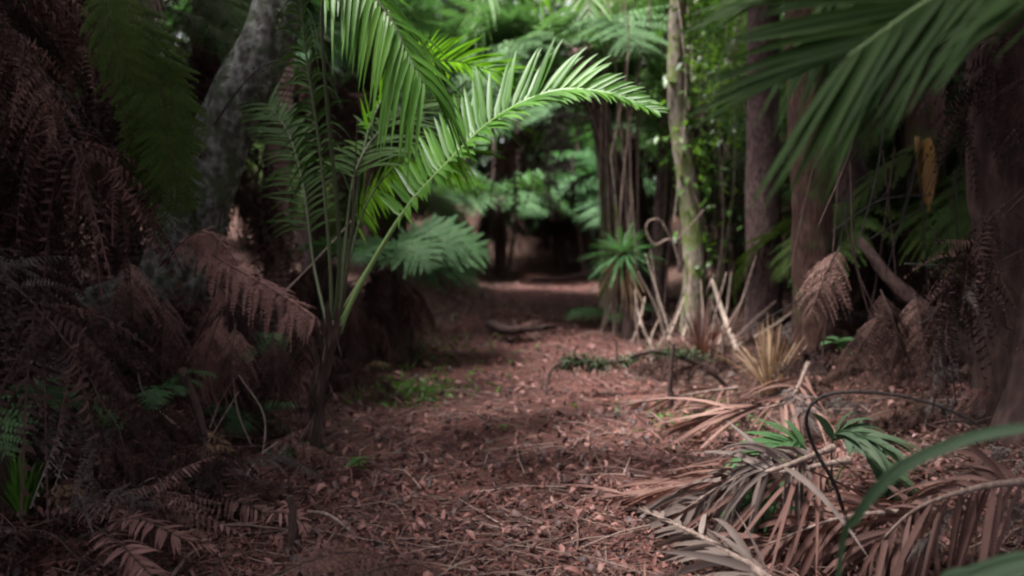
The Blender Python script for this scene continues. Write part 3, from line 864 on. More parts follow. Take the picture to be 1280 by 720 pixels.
SF = [proto_bip(.7, 50, -30, M['fern'], 20, .3, 9, seed=91), proto_bip(.7, 35, -25, M['fernblue'], 20, .3, 9, seed=92), proto_bip(.75, 60, -20, M['fern'], 20, .28, 9, seed=93)]
p = P(-20, 520, 2.9); p[2] = hgt(p[0], p[1])
fern_clump('low bluish-green fern spreading in at the left edge', P(-30, 500, 3.1), 4, [SF[1]], .8, 94, -.35, [.1, .25, .9, -.7])
fern_clump('small green fern at the foot of the left bank left of the palm stem', G(315, 530), 6, SF[:2], .52, 95, -.1)
fern_clump('flat bluish fern spreading beside the base of the young palm stem', G(320, 578), 4, [SF[1]], .6, 96, -.25, [.05, .3, -.2, .6])
fern_clump('yellowish small fern growing out of the left bank above the brown tangle', P(200, 490, 4.2), 4, [SF[0]], .42, 97, -.1, [0, -.5, .5, -1.2])
fern_clump('faint green fern hanging on the left bank under the sloping dead frond', P(330, 420, 4.9), 4, [SF[1]], .5, 98, -.4, [-.4, -2.6, -1.4, -1.9])
# tree fern sapling behind the young palm
sbp = G(492, 448)
st = thing('small_tree_fern', 'short tree fern with broad green fronds right behind the young palm', 'tree fern', sbp)
top = P(480, 340, sbp[1])
C = cr([sbp - [0, 0, .1], (sbp + top) / 2, top], 24)
mb = fibre_trunk(C, np.interp(np.linspace(0, 1, 24), [0, .2, 1], [.2, .14, .12]), None, 17, 18, 120, .12, .25)
link('trunk', mb.mesh('short_trunk', [M['bark_dark']], sbp), st)
FB = [proto_bip(1.15, 58, -52, M['fernblue'], 24, .36, 12, seed=101), proto_bip(1.2, 48, -40, M['fern'], 24, .36, 12, seed=102)]
for k, (a, pi_, s, me) in enumerate([(-.1, .12, 1.05, 0), (-.5, .2, .95, 0), (.5, .2, .95, 1), (1.6, .1, .9, 1), (2.6, .15, .85, 0), (-1.7, .1, .8, 1), (3.6, .1, .9, 1), (-1.0, .05, .95, 0), (.2, -.15, .85, 1)]):
    put('frond', FB[me], top - sbp, a, pi_, .65 * math.cos(a) if abs(a) < 1.2 else .1, s, st)
g = np.random.default_rng(3)
for k in range(14):
    a = g.uniform(0, 6.283); put('dead_frond', DF[g.integers(4)], top - sbp + np.array([math.cos(a) * .1, math.sin(a) * .1, -.03]), a, g.normal(-.1, .2), g.normal(0, .3), .5 * g.uniform(.8, 1.1), st)
# dark shaggy fern stumps near it
for lab, (u, v), hgt_, seed in [('shaggy dark fern stump behind the young palm stem', (440, 462), .62, 18), ('dark fibrous fern stump left of the short tree fern', (405, 440), .8, 19)]:
    b = G(u, v); t = thing('fern_stump', lab, 'stump', b)
    C = cr([b - [0, 0, .1], b + [.02, 0, hgt_ * .5], b + [.04, 0, hgt_]], 24)
    link('trunk', fibre_trunk(C, np.interp(np.linspace(0, 1, 24), [0, .2, 1], [.19, .13, .12]), None, seed, 18, 110, .14, .22).mesh('stump', [M['bark_dark']], b), t)
    for k in range(10):
        a = g.uniform(0, 6.283); put('dead_frond', DF[g.integers(4)], np.array([math.cos(a) * .1, math.sin(a) * .1, hgt_]), a, g.normal(-.05, .2), g.normal(0, .3), .42 * g.uniform(.8, 1.1), t)

# grass tuft, bottom left
def tuft(name, label, cat, base, n, L, w, mat, spread=.5, droop=.35, seed=0, stem=None, group=None, up=1.0, k=6, blunt=False):
    g = np.random.default_rng(seed)
    th = g.uniform(0, 6.283, n); el = g.uniform(0, spread, n)
    D = np.stack([np.cos(th) * el, np.sin(th) * el, np.full(n, up) + g.normal(0, .08, n)], 1)
    b = np.asarray(base) + np.stack([np.cos(th), np.sin(th), np.zeros(n)], 1) * (L * .04)
    N = np.stack([-np.cos(th), -np.sin(th), el * .8 + .2], 1)
    mb = MB()
    Ls = L * g.uniform(.6, 1.15, n)
    rand_blades(mb, b, D, N, Ls, np.full(n, w), droop * el / max(spread, .01) + .03, k, .35, .6, blunt=blunt)
    o = link(name, mb.mesh(name, [M[mat]], base), None, tuple(base))
    return tag(o, label, cat, group)


tuft('grass_tuft', 'upright bright green grass tuft at the bottom left edge', 'grass', G(28, 650), 70, .30, .006, 'grass', .5, .3, 111)
tuft('grass_tuft', 'small dark green leaf tuft under the pinkish dead fern at the bottom left', 'grass', G(185, 690), 40, .16, .009, 'strap', .9, .3, 112)
tuft('grass_tuft', 'small mossy green tuft among leaves left of the arched pinkish fern', 'grass', G(170, 625), 50, .14, .006, 'grass', 1.0, .3, 113)
# small seedlings on the floor
def seedling(label, base, n, L, mat, seed, h=.12, name='seedling', group=None):
    g = np.random.default_rng(seed)
    t = thing(name, label, 'seedling', base, group)
    mb = MB(); tube(mb, cr([base - [0, 0, .02], base + [.01, 0, h * .5], base + [.02, .01, h]], 8), .003, 5); link('stem', mb.mesh('seedling_stem', [M['stem']], base), t)
    mb = MB(); th = np.arange(n) * 2.4 + g.normal(0, .2, n)
    z = h * g.uniform(.5, 1, n)
    D = np.stack([np.cos(th), np.sin(th), np.full(n, .25)], 1)
    bb = base + np.stack([np.zeros(n), np.zeros(n), z], 1)
    rand_blades(mb, bb, D, np.tile([0, 0, 1.], (n, 1)) + g.normal(0, .2, (n, 3)), L * g.uniform(.7, 1.2, n), L * np.full(n, .3), .3, 5, .25, .8)
    link('leaves', mb.mesh('seedling_leaves', [M[mat]], base), t)
    return t


seedling('small bright green seedling right of the young palm base', G(446, 597), 9, .075, 'leaf', 121, .10)
seedling('leafy green seedling under the fronds of the short tree fern', G(520, 418), 12, .13, 'leaf', 122, .34)
seedling('tiny yellow-green seedling in the middle of the path', G(628, 540), 5, .045, 'leaf', 123, .04)
g = np.random.default_rng(9)
mb = MB()
n = 900
u = np.concatenate([g.normal(505, 34, 450), g.normal(520, 60, 250), g.normal(880, 60, 200)]); v = np.concatenate([g.normal(490, 9, 450), g.normal(440, 22, 250), g.normal(520, 12, 200)])
bs = np.array([G(a, b) for a, b in zip(u, v)])
rand_blades(mb, bs, g.normal(0, .6, (n, 3)) * [1, 1, 0] + [0, 0, .6], g.normal(0, 1, (n, 3)), g.uniform(.04, .12, n) * np.clip(bs[:, 1] / 6, .8, 1.6), np.full(n, .009), .2, 4, .2)
o = link('ground_weeds', mb.mesh('ground_weeds', [M['grass']])); tag(o, 'patchy low green weeds along both edges of the path', 'weeds', kind='stuff')

# bare pale twig leaning by the young palm
stick('bare_twig', 'thin pale bare twig slanting up from the left bank behind the palm stem', 'twig', [P(345, 376, 4.9), P(385, 335, 4.8), P(425, 292, 4.7), P(446, 268, 4.65)], .006, .003, 'palewood')
stick('hanging_stick', 'pale straight stick hanging at the top between the palm fronds', 'stick', [P(490, -40, 5.6), P(486, 20, 5.6), P(480, 82, 5.6)], .010, .006, 'palewood')
stick('bare_twig', 'thin dark twig crossing in front of the leaning mossy tree', 'twig', [P(268, 155, 5.2), P(300, 110, 5.1), P(330, 82, 5.0), P(365, 72, 4.9)], .007, .003, 'black', side=[(.6, P(370, 20, 5.0), .003)])
stick('dead_sapling', 'thin dark stem standing in front of the low bluish fern at the left', 'stem', [G(78, 585), P(88, 530, 3.3), P(102, 490, 3.25)], .016, .008, 'black')
stick('dead_sapling', 'dark slanting stem at the foot of the brown left bank', 'stem', [P(226, 462, 4.2), P(245, 505, 4.15), P(256, 545, 4.1)], .03, .018, 'bark_dark')

# ------------------------------------------------------------------ back: tree ferns round the end of the path
def ground_at(u, Y):
    x = P(u, 300, Y)[0]
    return np.array([x, Y, float(hgt(x, Y))])


back = [
    (470, 13.6, 3.0, (.2, -.4), 9, 5, GF + BF, 1.15, 'tall tree fern left of the end of the path, fronds arching over it'),
    (395, 10.2, 2.9, (.2, -.3), 10, 3, GF + BF, .9, 'pale green tree fern behind the young palm, nearest to the path'),
    (812, 12.5, 2.5, (-.4, -.3), 9, 5, GF + BF, 1.05, 'tree fern leaning over the path end from its right side'),
    (800, 10.8, 3.5, (-.9, -.3), 9, 3, BF, 1.1, 'tall pale tree fern leaning in over the path from the stem tangle'),
    (880, 16.5, 3.4, (-.2, -.2), 9, 12, GF, 1.1, 'tree fern closing the path on its far right side'),
    (690, 20.5, 3.0, (0, 0), 7, 16, GF + BF, 1.2, 'tallest tree fern in the dark at the very end of the path'),
    (460, 12.5, 4.2, (.2, 0), 11, 10, GF, 1.25, 'tree fern far behind the young palm fronds'),
    (625, 17.6, 1.7, (0, -.2), 9, 22, BF, .95, 'low tree fern with brown hanging skirt at the end of the path'),
    (775, 17.6, 1.8, (0, 0), 9, 22, GF, 1.0, 'low brown skirted tree fern right of the path end'),
    (950, 19.0, 4.2, (0, 0), 10, 10, GF + BF, 1.3, 'far tree fern seen between the two dark trunks on the right'),
    (1090, 13.0, 3.0, (0, 0), 10, 12, BF, 1.1, 'bluish tree fern behind the leaning red-brown trunk on the right'),
    (380, 15.5, 4.0, (0, 0), 10, 14, GF, 1.3, 'far tree fern hidden in the dark behind the ringed palm'),
    (440, 17.0, 1.3, (0, 0), 11, 16, OF, 1.2, 'low dark tree fern far behind the small tree fern'),
    (330, 13.0, 1.5, (0, 0), 11, 18, OF, 1.2, 'low dark tree fern under the far one behind the ringed palm'),
    (700, 18.6, 1.5, (0, 0), 10, 24, GF, 1.0, 'low tree fern blocking the middle of the path end'),
    (500, 15.0, 1.2, (0, 0), 11, 16, OF, 1.1, 'low dark tree fern at the left shoulder of the path end'),
]
for i, (u, Y, H, lean, nl, ndd, live, s, lab) in enumerate(back):
    tree_fern(lab, ground_at(u, Y), H, lean, nl, ndd, live, DF if 17 < Y < 20 else DF[2:], s, 400 + i, r=.13, deadscale=1.1 * H / 3.2, deadH=.35, group='tree ferns around the end of the path')

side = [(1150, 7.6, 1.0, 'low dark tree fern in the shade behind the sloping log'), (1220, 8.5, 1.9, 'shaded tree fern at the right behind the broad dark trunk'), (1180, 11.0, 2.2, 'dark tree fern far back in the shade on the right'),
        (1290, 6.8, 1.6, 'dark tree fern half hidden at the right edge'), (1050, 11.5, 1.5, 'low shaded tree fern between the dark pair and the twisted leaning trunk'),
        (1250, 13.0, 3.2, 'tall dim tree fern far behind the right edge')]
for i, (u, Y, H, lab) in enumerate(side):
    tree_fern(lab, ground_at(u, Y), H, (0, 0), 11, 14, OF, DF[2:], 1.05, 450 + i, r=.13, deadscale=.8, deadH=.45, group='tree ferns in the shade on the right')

# slender and dead stems in the dark hollow at the end
g = np.random.default_rng(15)
for k in range(9):
    b = ground_at(g.uniform(575, 750), g.uniform(17.2, 19.5))
    top = b + np.array([g.normal(0, .2), 0, g.uniform(2, 4)])
    stick('thin_tree', 'thin brown trunk standing in the dark hollow at the end of the path', 'trunk', [b, (b + top) / 2 + g.normal(0, .06, 3), top], .05, .03, 'bark_purple', 9, 24, .08, k, group='thin trunks in the dark hollow')
stick('fallen_log', 'thin brown fallen pole at the far end of the path', 'log', [ground_at(665, 17) + [0, 0, .05], ground_at(710, 17.1) + [0, 0, .1], ground_at(752, 17.3) + [0, 0, .22]], .05, .03, 'bark_purple', 10, 30, .12, 5)
# debris on the path
pbk = G(650, 413)
stick('fallen_branch', 'dark broken branch lying across the middle distance of the path', 'branch', [G(612, 405, .10), G(638, 413, .16), G(662, 412, .14), G(692, 408, .08)], .06, .03, 'bark_dark', 9, 24, .3, 6,
      side=[(.45, G(640, 400, .15), .02), (.7, G(682, 400, .16), .015)])
dead_world('small dark red dead frond heaped on the fallen branch across the path', [G(618, 414, .05), G(650, 411, .16), G(692, 415, .04)], 24, .25, 'dead', seed=131)

# ------------------------------------------------------------------ right side
# mossy bent branch in front
stick('bent_branch', 'mossy dark branch bent like a hook over the right half of the path', 'branch', [G(682, 496), P(684, 474, 6.15), P(694, 458, 6.15), P(716, 449, 6.15), P(745, 452, 6.2), P(775, 452, 6.25), P(810, 440, 6.3), P(850, 446, 6.35), P(895, 470, 6.4), P(915, 492, 6.4)],
      .012, .020, 'bark_dark', 9, 60, .5, 7, side=[(.35, P(722, 432, 6.1), .006), (.55, P(770, 425, 6.2), .008)])
g = np.random.default_rng(8)
mb = MB(); n = 1100
C = cr([P(700, 455, 6.15), P(716, 449, 6.15), P(745, 452, 6.2), P(775, 450, 6.25), P(810, 442, 6.3), P(850, 438, 6.35), P(895, 446, 6.4)], 60)
i = np.clip(g.choice([6, 15, 21, 33, 47, 52], n) + g.normal(0, 3.0, n), 0, 59).astype(int)
rand_blades(mb, C[i] + g.normal(0, .025, (n, 3)) - [0, 0, .01], g.normal(0, 1, (n, 3)) + [0, 0, -.3], g.normal(0, 1, (n, 3)), g.uniform(.02, .07, n), np.full(n, .007), .2, 3, .2)
tag(link('hanging_moss', mb.mesh('hanging_moss', [M['moss']], C[0]), None, tuple(C[0])), 'ragged grey-green moss growing along the hooked branch', 'moss', kind='stuff')
b = G(840, 512)
stick('wooden_stub', 'dark upright stub beside the mossy branch on the right of the path', 'stub', [b - [0, 0, .05], P(838, 474, b[1]), P(842, 430, b[1])], .024, .012, 'bark_dark', 10, 20, .3, 9)

# slender mossy trunk
def trunk_tree(name, label, pts, radii, mat, n=100, seg=26, rough=.08, seed=1, crown=None, cscale=1.0, cat='tree', group=None):
    C = cr(pts, n); b = np.array(pts[0])
    t = thing(name, label, cat, b, group)
    mb = MB(); tube(mb, C, np.interp(np.linspace(0, 1, n), np.linspace(0, 1, len(radii)), radii), seg, 0, rough, seed=seed)
    link('trunk', mb.mesh('trunk', [M[mat]], b), t)
    if crown is not None:
        put('crown', CANOPY[crown], C[-1] - b + [1.5, 0, .4], seed, scale=cscale, parent=t)
    return t, C, b


def vpts(u0, Y, ups, top=None):
    """trunk standing at pixel column u0, depth Y, passing the given image points"""
    b = ground_at(u0, Y)
    return [b - [0, 0, .1]] + [P(u, v, Y) for u, v in ups]


ta, CA, bA = trunk_tree('slender_tree', 'slender pale mossy trunk standing right of the path behind the tangle', vpts(866, 8.6, [(868, 330), (858, 220), (846, 130), (846, 40), (850, -60), (840, -220)]), [.13, .115, .10, .09, .085, .08], 'bark_lichen', seed=21, crown=1, cscale=.9)
trunk_tree('dark_trunk_tree', 'tall straight purplish-brown trunk, left one of the thick dark pair on the right', vpts(955, 8.4, [(955, 380), (953, 200), (955, 40), (957, -120), (957, -330)]), [.21, .19, .165, .165, .16, .16], 'bark_purple', seed=22, crown=0, cscale=1.1, rough=.06, seg=34, n=160)
trunk_tree('dark_trunk_tree', 'reddish trunk with mossy side, the nearer right one of the thick dark pair', vpts(1020, 6.6, [(1019, 420), (1013, 260), (1008, 100), (1006, -60), (1004, -300)]), [.20, .175, .155, .15, .15, .15], 'bark_red', seed=23, crown=1, cscale=1.1, rough=.10, seg=34, n=160)
trunk_tree('leaning_trunk_tree', 'brown twisted trunk leaning left behind the thick dark pair', vpts(1095, 8.0, [(1090, 400), (1075, 300), (1062, 210), (1066, 120), (1075, 0), (1080, -200)]), [.22, .17, .15, .13, .12, .12], 'bark_purple', seed=24, crown=0, cscale=.9, rough=.16)
trunk_tree('broad_dark_tree', 'broad almost black trunk at the right edge', vpts(1290, 4.6, [(1275, 400), (1262, 250), (1255, 100), (1250, -80), (1245, -300)]), [.26, .22, .2, .18, .18, .18], 'bark_dark', seed=25, crown=1, cscale=1.2, rough=.10, seg=34)
trunk_tree('back_trunk_tree', 'thin grey trunk in the bright gap left of the purplish-brown trunk', vpts(905, 12.0, [(902, 250), (900, 100), (905, -60)]), [.09, .08, .07], 'bark_lichen', seed=26)
bp_, CB, bB = trunk_tree('tall_palm', 'tall palm with a dull grey-brown trunk behind the spiky tufted plant', vpts(765, 11.5, [(762, 250), (752, 150), (742, 50), (738, 0)]), [.16, .14, .13, .12], 'bark_lichen', seed=27, cat='palm')
for k in range(10):
    a = k * .63 + .2
    q = CB[-1]
    palm_frond(bp_, [q, q + [math.cos(a) * .4, math.sin(a) * .4, .55], q + [math.cos(a) * 1.1, math.sin(a) * 1.1, .6], q + [math.cos(a) * 1.9, math.sin(a) * 1.9, -.1], q + [math.cos(a) * 2.3, math.sin(a) * 2.3, -.8]], 40, .5, .014, (0, 0, 1), (5, 5), .35, mat='palm', rib='ribdark', base=bB, seed=220 + k, t0=.2)
for k in range(5):
    a = k * 1.3 + .7
    q = CB[-1] - [0, 0, .15]
    palm_frond(bp_, [q, q + [math.cos(a) * .3, math.sin(a) * .3, -.1], q + [math.cos(a) * .5, math.sin(a) * .5, -.7], q + [math.cos(a) * .5, math.sin(a) * .5, -1.5]], 26, .4, .010, (0, 0, 1), (0, 0), .6, mat='greydead', rib='vine', base=bB, seed=240 + k, t0=.2, name='dead_frond', miss=.2)
trunk_tree('back_trunk_tree', 'brown trunk just left of the slender mossy one', vpts(826, 10.5, [(826, 300), (832, 180), (840, 60), (842, -60)]), [.11, .10, .09, .09], 'bark_purple', seed=28)
trunk_tree('back_trunk_tree', 'thin dim trunk between the pale mossy one and the thick dark pair', vpts(925, 14.0, [(922, 250), (925, 100), (930, -60)]), [.10, .09, .08], 'bark_dark', seed=29)
trunk_tree('back_trunk_tree', 'dark trunk standing behind the broad black tree on the right', vpts(1165, 7.5, [(1162, 300), (1155, 150), (1160, 0), (1160, -200)]), [.2, .17, .16, .15], 'bark_red', seed=30, crown=0)

b_ = ground_at(1310, 4.1)
tree_fern('dark tree fern wrapped in hanging dead fronds at the right edge', b_, 2.3, (0, 0), 0, 13, OF, DF[2:], 1.0, 470, r=.15, deadscale=.6, deadH=.6)
# yellowed sheath on the right
yb = P(1160, 175, 6.6)
mb = MB(); g = np.random.default_rng(2)
n = 5
rand_blades(mb, yb + g.normal(0, .03, (n, 3)), np.array([[.1, -.05, -1.]] * n) + g.normal(0, .1, (n, 3)), np.array([[0, -1., .1]] * n) + g.normal(0, .3, (n, 3)), np.array([.42, .5, .35, .38, .55]), np.array([.05, .06, .045, .04, .045]), .1, 8, .5, .6)
tag(link('leaf_sheath', mb.mesh('leaf_sheath', [M['yellow']], yb), None, tuple(yb)), 'yellow-orange dead leaf sheath hanging in the shade on the right', 'dead leaf')

# tangle of thin stems between path and trunks
g = np.random.default_rng(44)
for k in range(30):
    u = g.uniform(752, 925); Y = g.uniform(8.9, 10.8)
    b = ground_at(u, Y); top = P(u + g.normal(0, 22), g.uniform(-40, 230), Y + g.normal(0, .3))
    mid = (b + top) / 2 + np.array([g.normal(0, .14), g.normal(0, .1), 0])
    stick('bare_sapling', 'thin upright brown stem in the tangle right of the path', 'stem', [b, mid, top], g.uniform(.008, .020), g.uniform(.005, .009), ['vine', 'bark_purple', 'bark_lichen', 'vine'][k % 4], 6, 26, .08, k, group='thin stems tangled right of the path')
# leaning dead stalks at the foot of the tangle
for k in range(22):
    u = g.uniform(800, 930); Y = g.uniform(7.2, 8.6)
    b = ground_at(u, Y); top = b + np.array([g.normal(0, .3), g.normal(0, .15), g.uniform(.35, 1.0)])
    stick('dead_stalk', 'dry leaning stalk at the foot of the stem tangle right of the path', 'stalk', [b, (b + top) / 2 + g.normal(0, .03, 3), top], .014, .006, 'vine' if k % 2 else 'palewood', 6, 14, .05, k, group='dry stalks at the foot of the stem tangle')
stick('leaning_stick', 'pale straight stick leaning at the right edge of the path end', 'stick', [G(790, 430), P(799, 405, 8.6), P(806, 372, 8.7)], .016, .009, 'palewood')
stick('curled_branch', 'pale branch curled into a loop beside the slender mossy trunk', 'branch', [P(850, 330, 8.2), P(838, 300, 8.2), P(818, 306, 8.15), P(808, 288, 8.15), P(812, 276, 8.15), P(826, 276, 8.2), P(842, 300, 8.2), P(862, 282, 8.25), P(880, 262, 8.3)], .011, .005, 'vine', 8, 60, .25)
stick('fallen_stalk', 'dry brown pole leaning against the foot of the purplish-brown trunk', 'stick', [G(922, 440), P(905, 395, 7.8), P(890, 350, 7.9)], .03, .018, 'palewood', 8, 20, .1)
stick('bare_twig', 'fine dark twig slanting in front of the thick dark pair of trunks', 'twig', [P(925, 420, 6.2), P(965, 395, 6.1), P(1006, 370, 6.0)], .007, .004, 'black')

# tufted plant
tb = P(778, 318, 9.0)
tt_ = thing('tufted_plant', 'spiky round tuft of thin green leaves on a dark stem right of the path', 'plant', ground_at(790, 9.0))
b0 = ground_at(790, 9.0)
mb = MB(); tube(mb, cr([b0 - [0, 0, .1], P(790, 360, 9), tb], 20), np.linspace(.12, .07, 20), 14, 0, .12, seed=4); link('stem', mb.mesh('tuft_stem', [M['bark_dark']], b0), tt_)
g = np.random.default_rng(55); n = 170
D = nrm(g.normal(0, 1, (n, 3))); D[:, 2] = D[:, 2] * .8 + .12
mb = MB(); rand_blades(mb, np.tile(tb, (n, 1)) + D * .03, D, np.tile([0, 0, 1.], (n, 1)) + g.normal(0, .2, (n, 3)), g.uniform(.3, .5, n), np.full(n, .008), .25, 6, .3, .5)
link('leaves', mb.mesh('tuft_leaves', [M['fern']], b0), tt_)
mb = MB(); n = 60
D = g.normal(0, .3, (n, 3)) + [0, 0, -1.]
rand_blades(mb, np.tile(tb, (n, 1)) + g.normal(0, .04, (n, 3)), D, g.normal(0, 1, (n, 3)), g.uniform(.3, .7, n), np.full(n, .007), 0, 5, .3, .5)
link('dead_leaves', mb.mesh('tuft_dead_leaves', [M['straw']], b0), tt_)
fern_clump('bluish-green fern at the foot of the tufted plant', ground_at(765, 10.0) + [0, 0, .1], 7, [SF[1]], 1.0, 141)
seedling('rounded green plant at the right edge of the path end', ground_at(782, 9.2), 14, .12, 'leaf', 142, .25)

# climbing leaves on the slender trunk
g = np.random.default_rng(66)
mb = MB(); n = 420
i = (g.random(n) ** .8 * 78 + 12).astype(int)
off = g.normal(0, 1, (n, 3)) * [.13, .10, .1] + [.10, -.05, 0]
rand_blades(mb, CA[i] + off, g.normal(0, 1, (n, 3)) + [0, 0, -.3], g.normal(0, .6, (n, 3)) + [0, -.3, 1], g.uniform(.06, .12, n), g.uniform(.015, .03, n), .2, 4, .2, .8)
vt = thing('climbing_plant', 'bright green small-leaved creeper climbing the slender mossy trunk', 'creeper', CA[12])
o = link('leaves', mb.mesh('creeper_leaves', [M['leaf']], CA[12]), vt); o['kind'] = 'stuff'
mb = MB(); tube(mb, CA[12:92:3] + np.stack([.10 * np.sin(np.arange(27) * .6) + .05, .1 * np.cos(np.arange(27) * .6) - .05, np.zeros(27)], 1), .008, 5)
link('stem', mb.mesh('creeper_stem', [M['vine']], CA[12]), vt)
# leafy shrubs and creepers in the bright gap
shr = [(868, 9.6, 2.5, 0, .8, 'bright leafy shrub close behind the slender mossy trunk'), (925, 11.6, 3.3, 1, 1.0, 'yellow-green leafy shrub just left of the purplish-brown trunk'), (895, 12.6, 1.7, 0, .9, 'leafy shrub low in the gap left of the purplish-brown trunk'), (880, 10.8, 2.9, 0, 1.0, 'bright leafy shrub rising in the gap between the slender trunk and the dark pair'), (905, 13.5, 4.0, 1, 1.3, 'tall sunlit leafy shrub high in the bright gap on the right'), (850, 15.0, 4.4, 1, 1.3, 'leafy shrub high above the end of the stem tangle'),
       (985, 12.5, 3.6, 0, 1.2, 'leafy shrub showing between the thick dark pair of trunks'), (1070, 15, 4.4, 1, 1.5, 'leafy tree behind the pale sky gap on the right'), (915, 10.2, 1.5, 2, .8, 'dark low bush behind the foot of the purplish-brown trunk'),
       (790, 18.0, 5.2, 1, 1.6, 'leafy tree top over the right side of the path end'), (1180, 11.5, 3.2, 2, 1.4, 'dark bush deep in shade behind the yellow sheath'), (1110, 10.0, 1.4, 2, 1.0, 'low dark bush behind the twisted leaning trunk')]
for i, (u, Y, H, m, s, lab) in enumerate(shr):
    b = ground_at(u, Y); t = thing('leafy_shrub', lab, 'shrub', b, 'leafy shrubs in the gaps on the right')
    mb = MB(); tube(mb, cr([b - [0, 0, .1], b + [.05, 0, H * .5], b + [0, 0, H]], 20), np.linspace(.05, .02, 20), 8, 0, .06, seed=i); link('trunk', mb.mesh('shrub_trunk', [M['bark_dark']], b), t)
    put('crown', SHRUB[m], (0, 0, H), i * 1.3, scale=s, parent=t)

# bluish fern fronds lit on the right
fern_clump('bluish-green fern catching light behind the twisted leaning trunk', P(1100, 300, 8.8), 8, BF, .55, 151, .25)
palm_thing_b = ground_at(1120, 10.5)
ps = thing('small_palm', 'small palm with striped looking fronds behind the twisted leaning trunk', 'palm', palm_thing_b)
palm_frond(ps, [palm_thing_b, P(1085, 290, 10.3), P(1072, 220, 10.1), P(1040, 160, 9.8)], 40, .45, .012, (-.4, -.7, .4), (0, 0), .1, base=palm_thing_b, seed=152, t0=.3)
palm_frond(ps, [palm_thing_b, P(1112, 290, 10.3), P(1118, 200, 10.1), P(1100, 120, 9.8)], 40, .42, .012, (.3, -.7, .4), (0, 0), .1, base=palm_thing_b, seed=153, t0=.3)

# leaning brown log and root slope
stick('leaning_log', 'reddish-brown rough log sloping down to the right behind the black curved vine', 'log', [P(1075, 300, 6.2), P(1115, 350, 5.9), P(1175, 410, 5.6), P(1240, 480, 5.3), P(1300, 560, 5.1)], .03, .10, 'bark_dark', 22, 60, .35, 11)
g = np.random.default_rng(12)
for k in range(11):
    u = g.uniform(1050, 1270); v = 310 + (u - 1075) * .85 + g.uniform(-30, 60); yy = g.uniform(4.6, 5.6)
    du, dv = g.uniform(-70, 50), g.uniform(60, 130)
    dead_world('brown dead fern frond draped over the sloping log on the right', [P(u, v, yy), P(u + du * .4, v + dv * .3, yy - .1), P(u + du, v + dv, yy - .15)], 26, .17, ['dead', 'deaddark', 'dead'][k % 3], seed=500 + k, droop=.7, lift=(-25, -25),
               group='dead fern fronds draped on the right bank')
cnt = 0
while cnt < 60:
    x = g.uniform(1.35, 4.2); yv = g.uniform(2.4, 8)
    if x > .68 * yv + .6: continue
    o = put('dead_fern_frond', LD[LDW[g.integers(len(LDW))]], (x, yv, float(hgt(x, yv)) + .03 + g.random() * .15), g.uniform(0, 6.283), g.normal(0.03, .15), g.normal(0, .35), g.uniform(.45, .85))
    tag(o, 'dried brown fern frond in the litter on the right bank', 'dead fern', 'dead fern fronds littering the right bank')
    cnt += 1
# bare twigs on the right
for lab, pts, r in [('long bare twig curving up to the right edge over the sloping log', [P(1130, 330, 4.6), P(1190, 332, 4.5), P(1240, 322, 4.4), P(1290, 290, 4.3)], .006),
                    ('thin bare twig rising from the sloping log to the right edge', [P(1150, 405, 4.6), P(1200, 375, 4.5), P(1250, 340, 4.4), P(1290, 325, 4.3)], .005),
                    ('dark arched twig high in front of the twisted leaning trunk', [P(1040, 290, 5.5), P(1075, 265, 5.4), P(1110, 248, 5.3), P(1180, 243, 5.2)], .007),
                    ('dark slanting twig in front of the bluish fern on the right', [P(1085, 300, 5.5), P(1120, 280, 5.4), P(1160, 255, 5.3)], .006)]:
    stick('bare_twig', lab, 'twig', pts, r, r * .5, 'black', side=[(.6, pts[-1] + np.array([-.1, 0, .25]), r * .5)])

g = np.random.default_rng(71)
for k in range(20):
    u = g.uniform(1040, 1290); v = g.uniform(150, 420); yy = g.uniform(4.2, 6.5)
    du = g.uniform(-70, 70); dv = g.uniform(80, 200)
    stick('hanging_vine', 'thin dark vine hanging in the shaded tangle on the right', 'vine', [P(u, v - dv, yy), P(u + du * .4 + g.normal(0, 8), v, yy), P(u + du, v + dv * .8, yy - .1)], .006, .004, 'black' if k % 2 else 'bark_dark', 5, 24, .1, k, group='thin vines in the tangle on the right')
for k in range(16):
    u = g.uniform(740, 930); yy = g.uniform(8.5, 11)
    a_ = P(u, -60, yy); b_ = P(u + g.normal(0, 14), g.uniform(120, 320), yy)
    stick('hanging_vine', 'thin vine hanging down in front of the bright gap right of the path', 'vine', [a_, (a_ + b_) / 2 + g.normal(0, .08, 3), b_], .010, .005, 'vine' if k % 2 else 'palewood', 5, 24, .1, k, group='thin vines hanging right of the path')

# dead palm fronds on the ground, right
def dead_palm(label, pts, n, L, w, mat, U, lift=(0, 0), droop=.3, ang=(45, 20), t0=.15, seed=0, rr=.014, sidelen=(1, 1), drooptip=.0):
    b = pts[0]
    t = thing('dead_palm_frond', label, 'dead frond', b)
    palm_frond(t, pts, n, L, w, U, lift, droop, ang, mat, 'vine', t0, b, rr, sidelen, seed, 'leaflets', jit=.17, miss=.2, drooptip=drooptip, twist=.9)
    return t


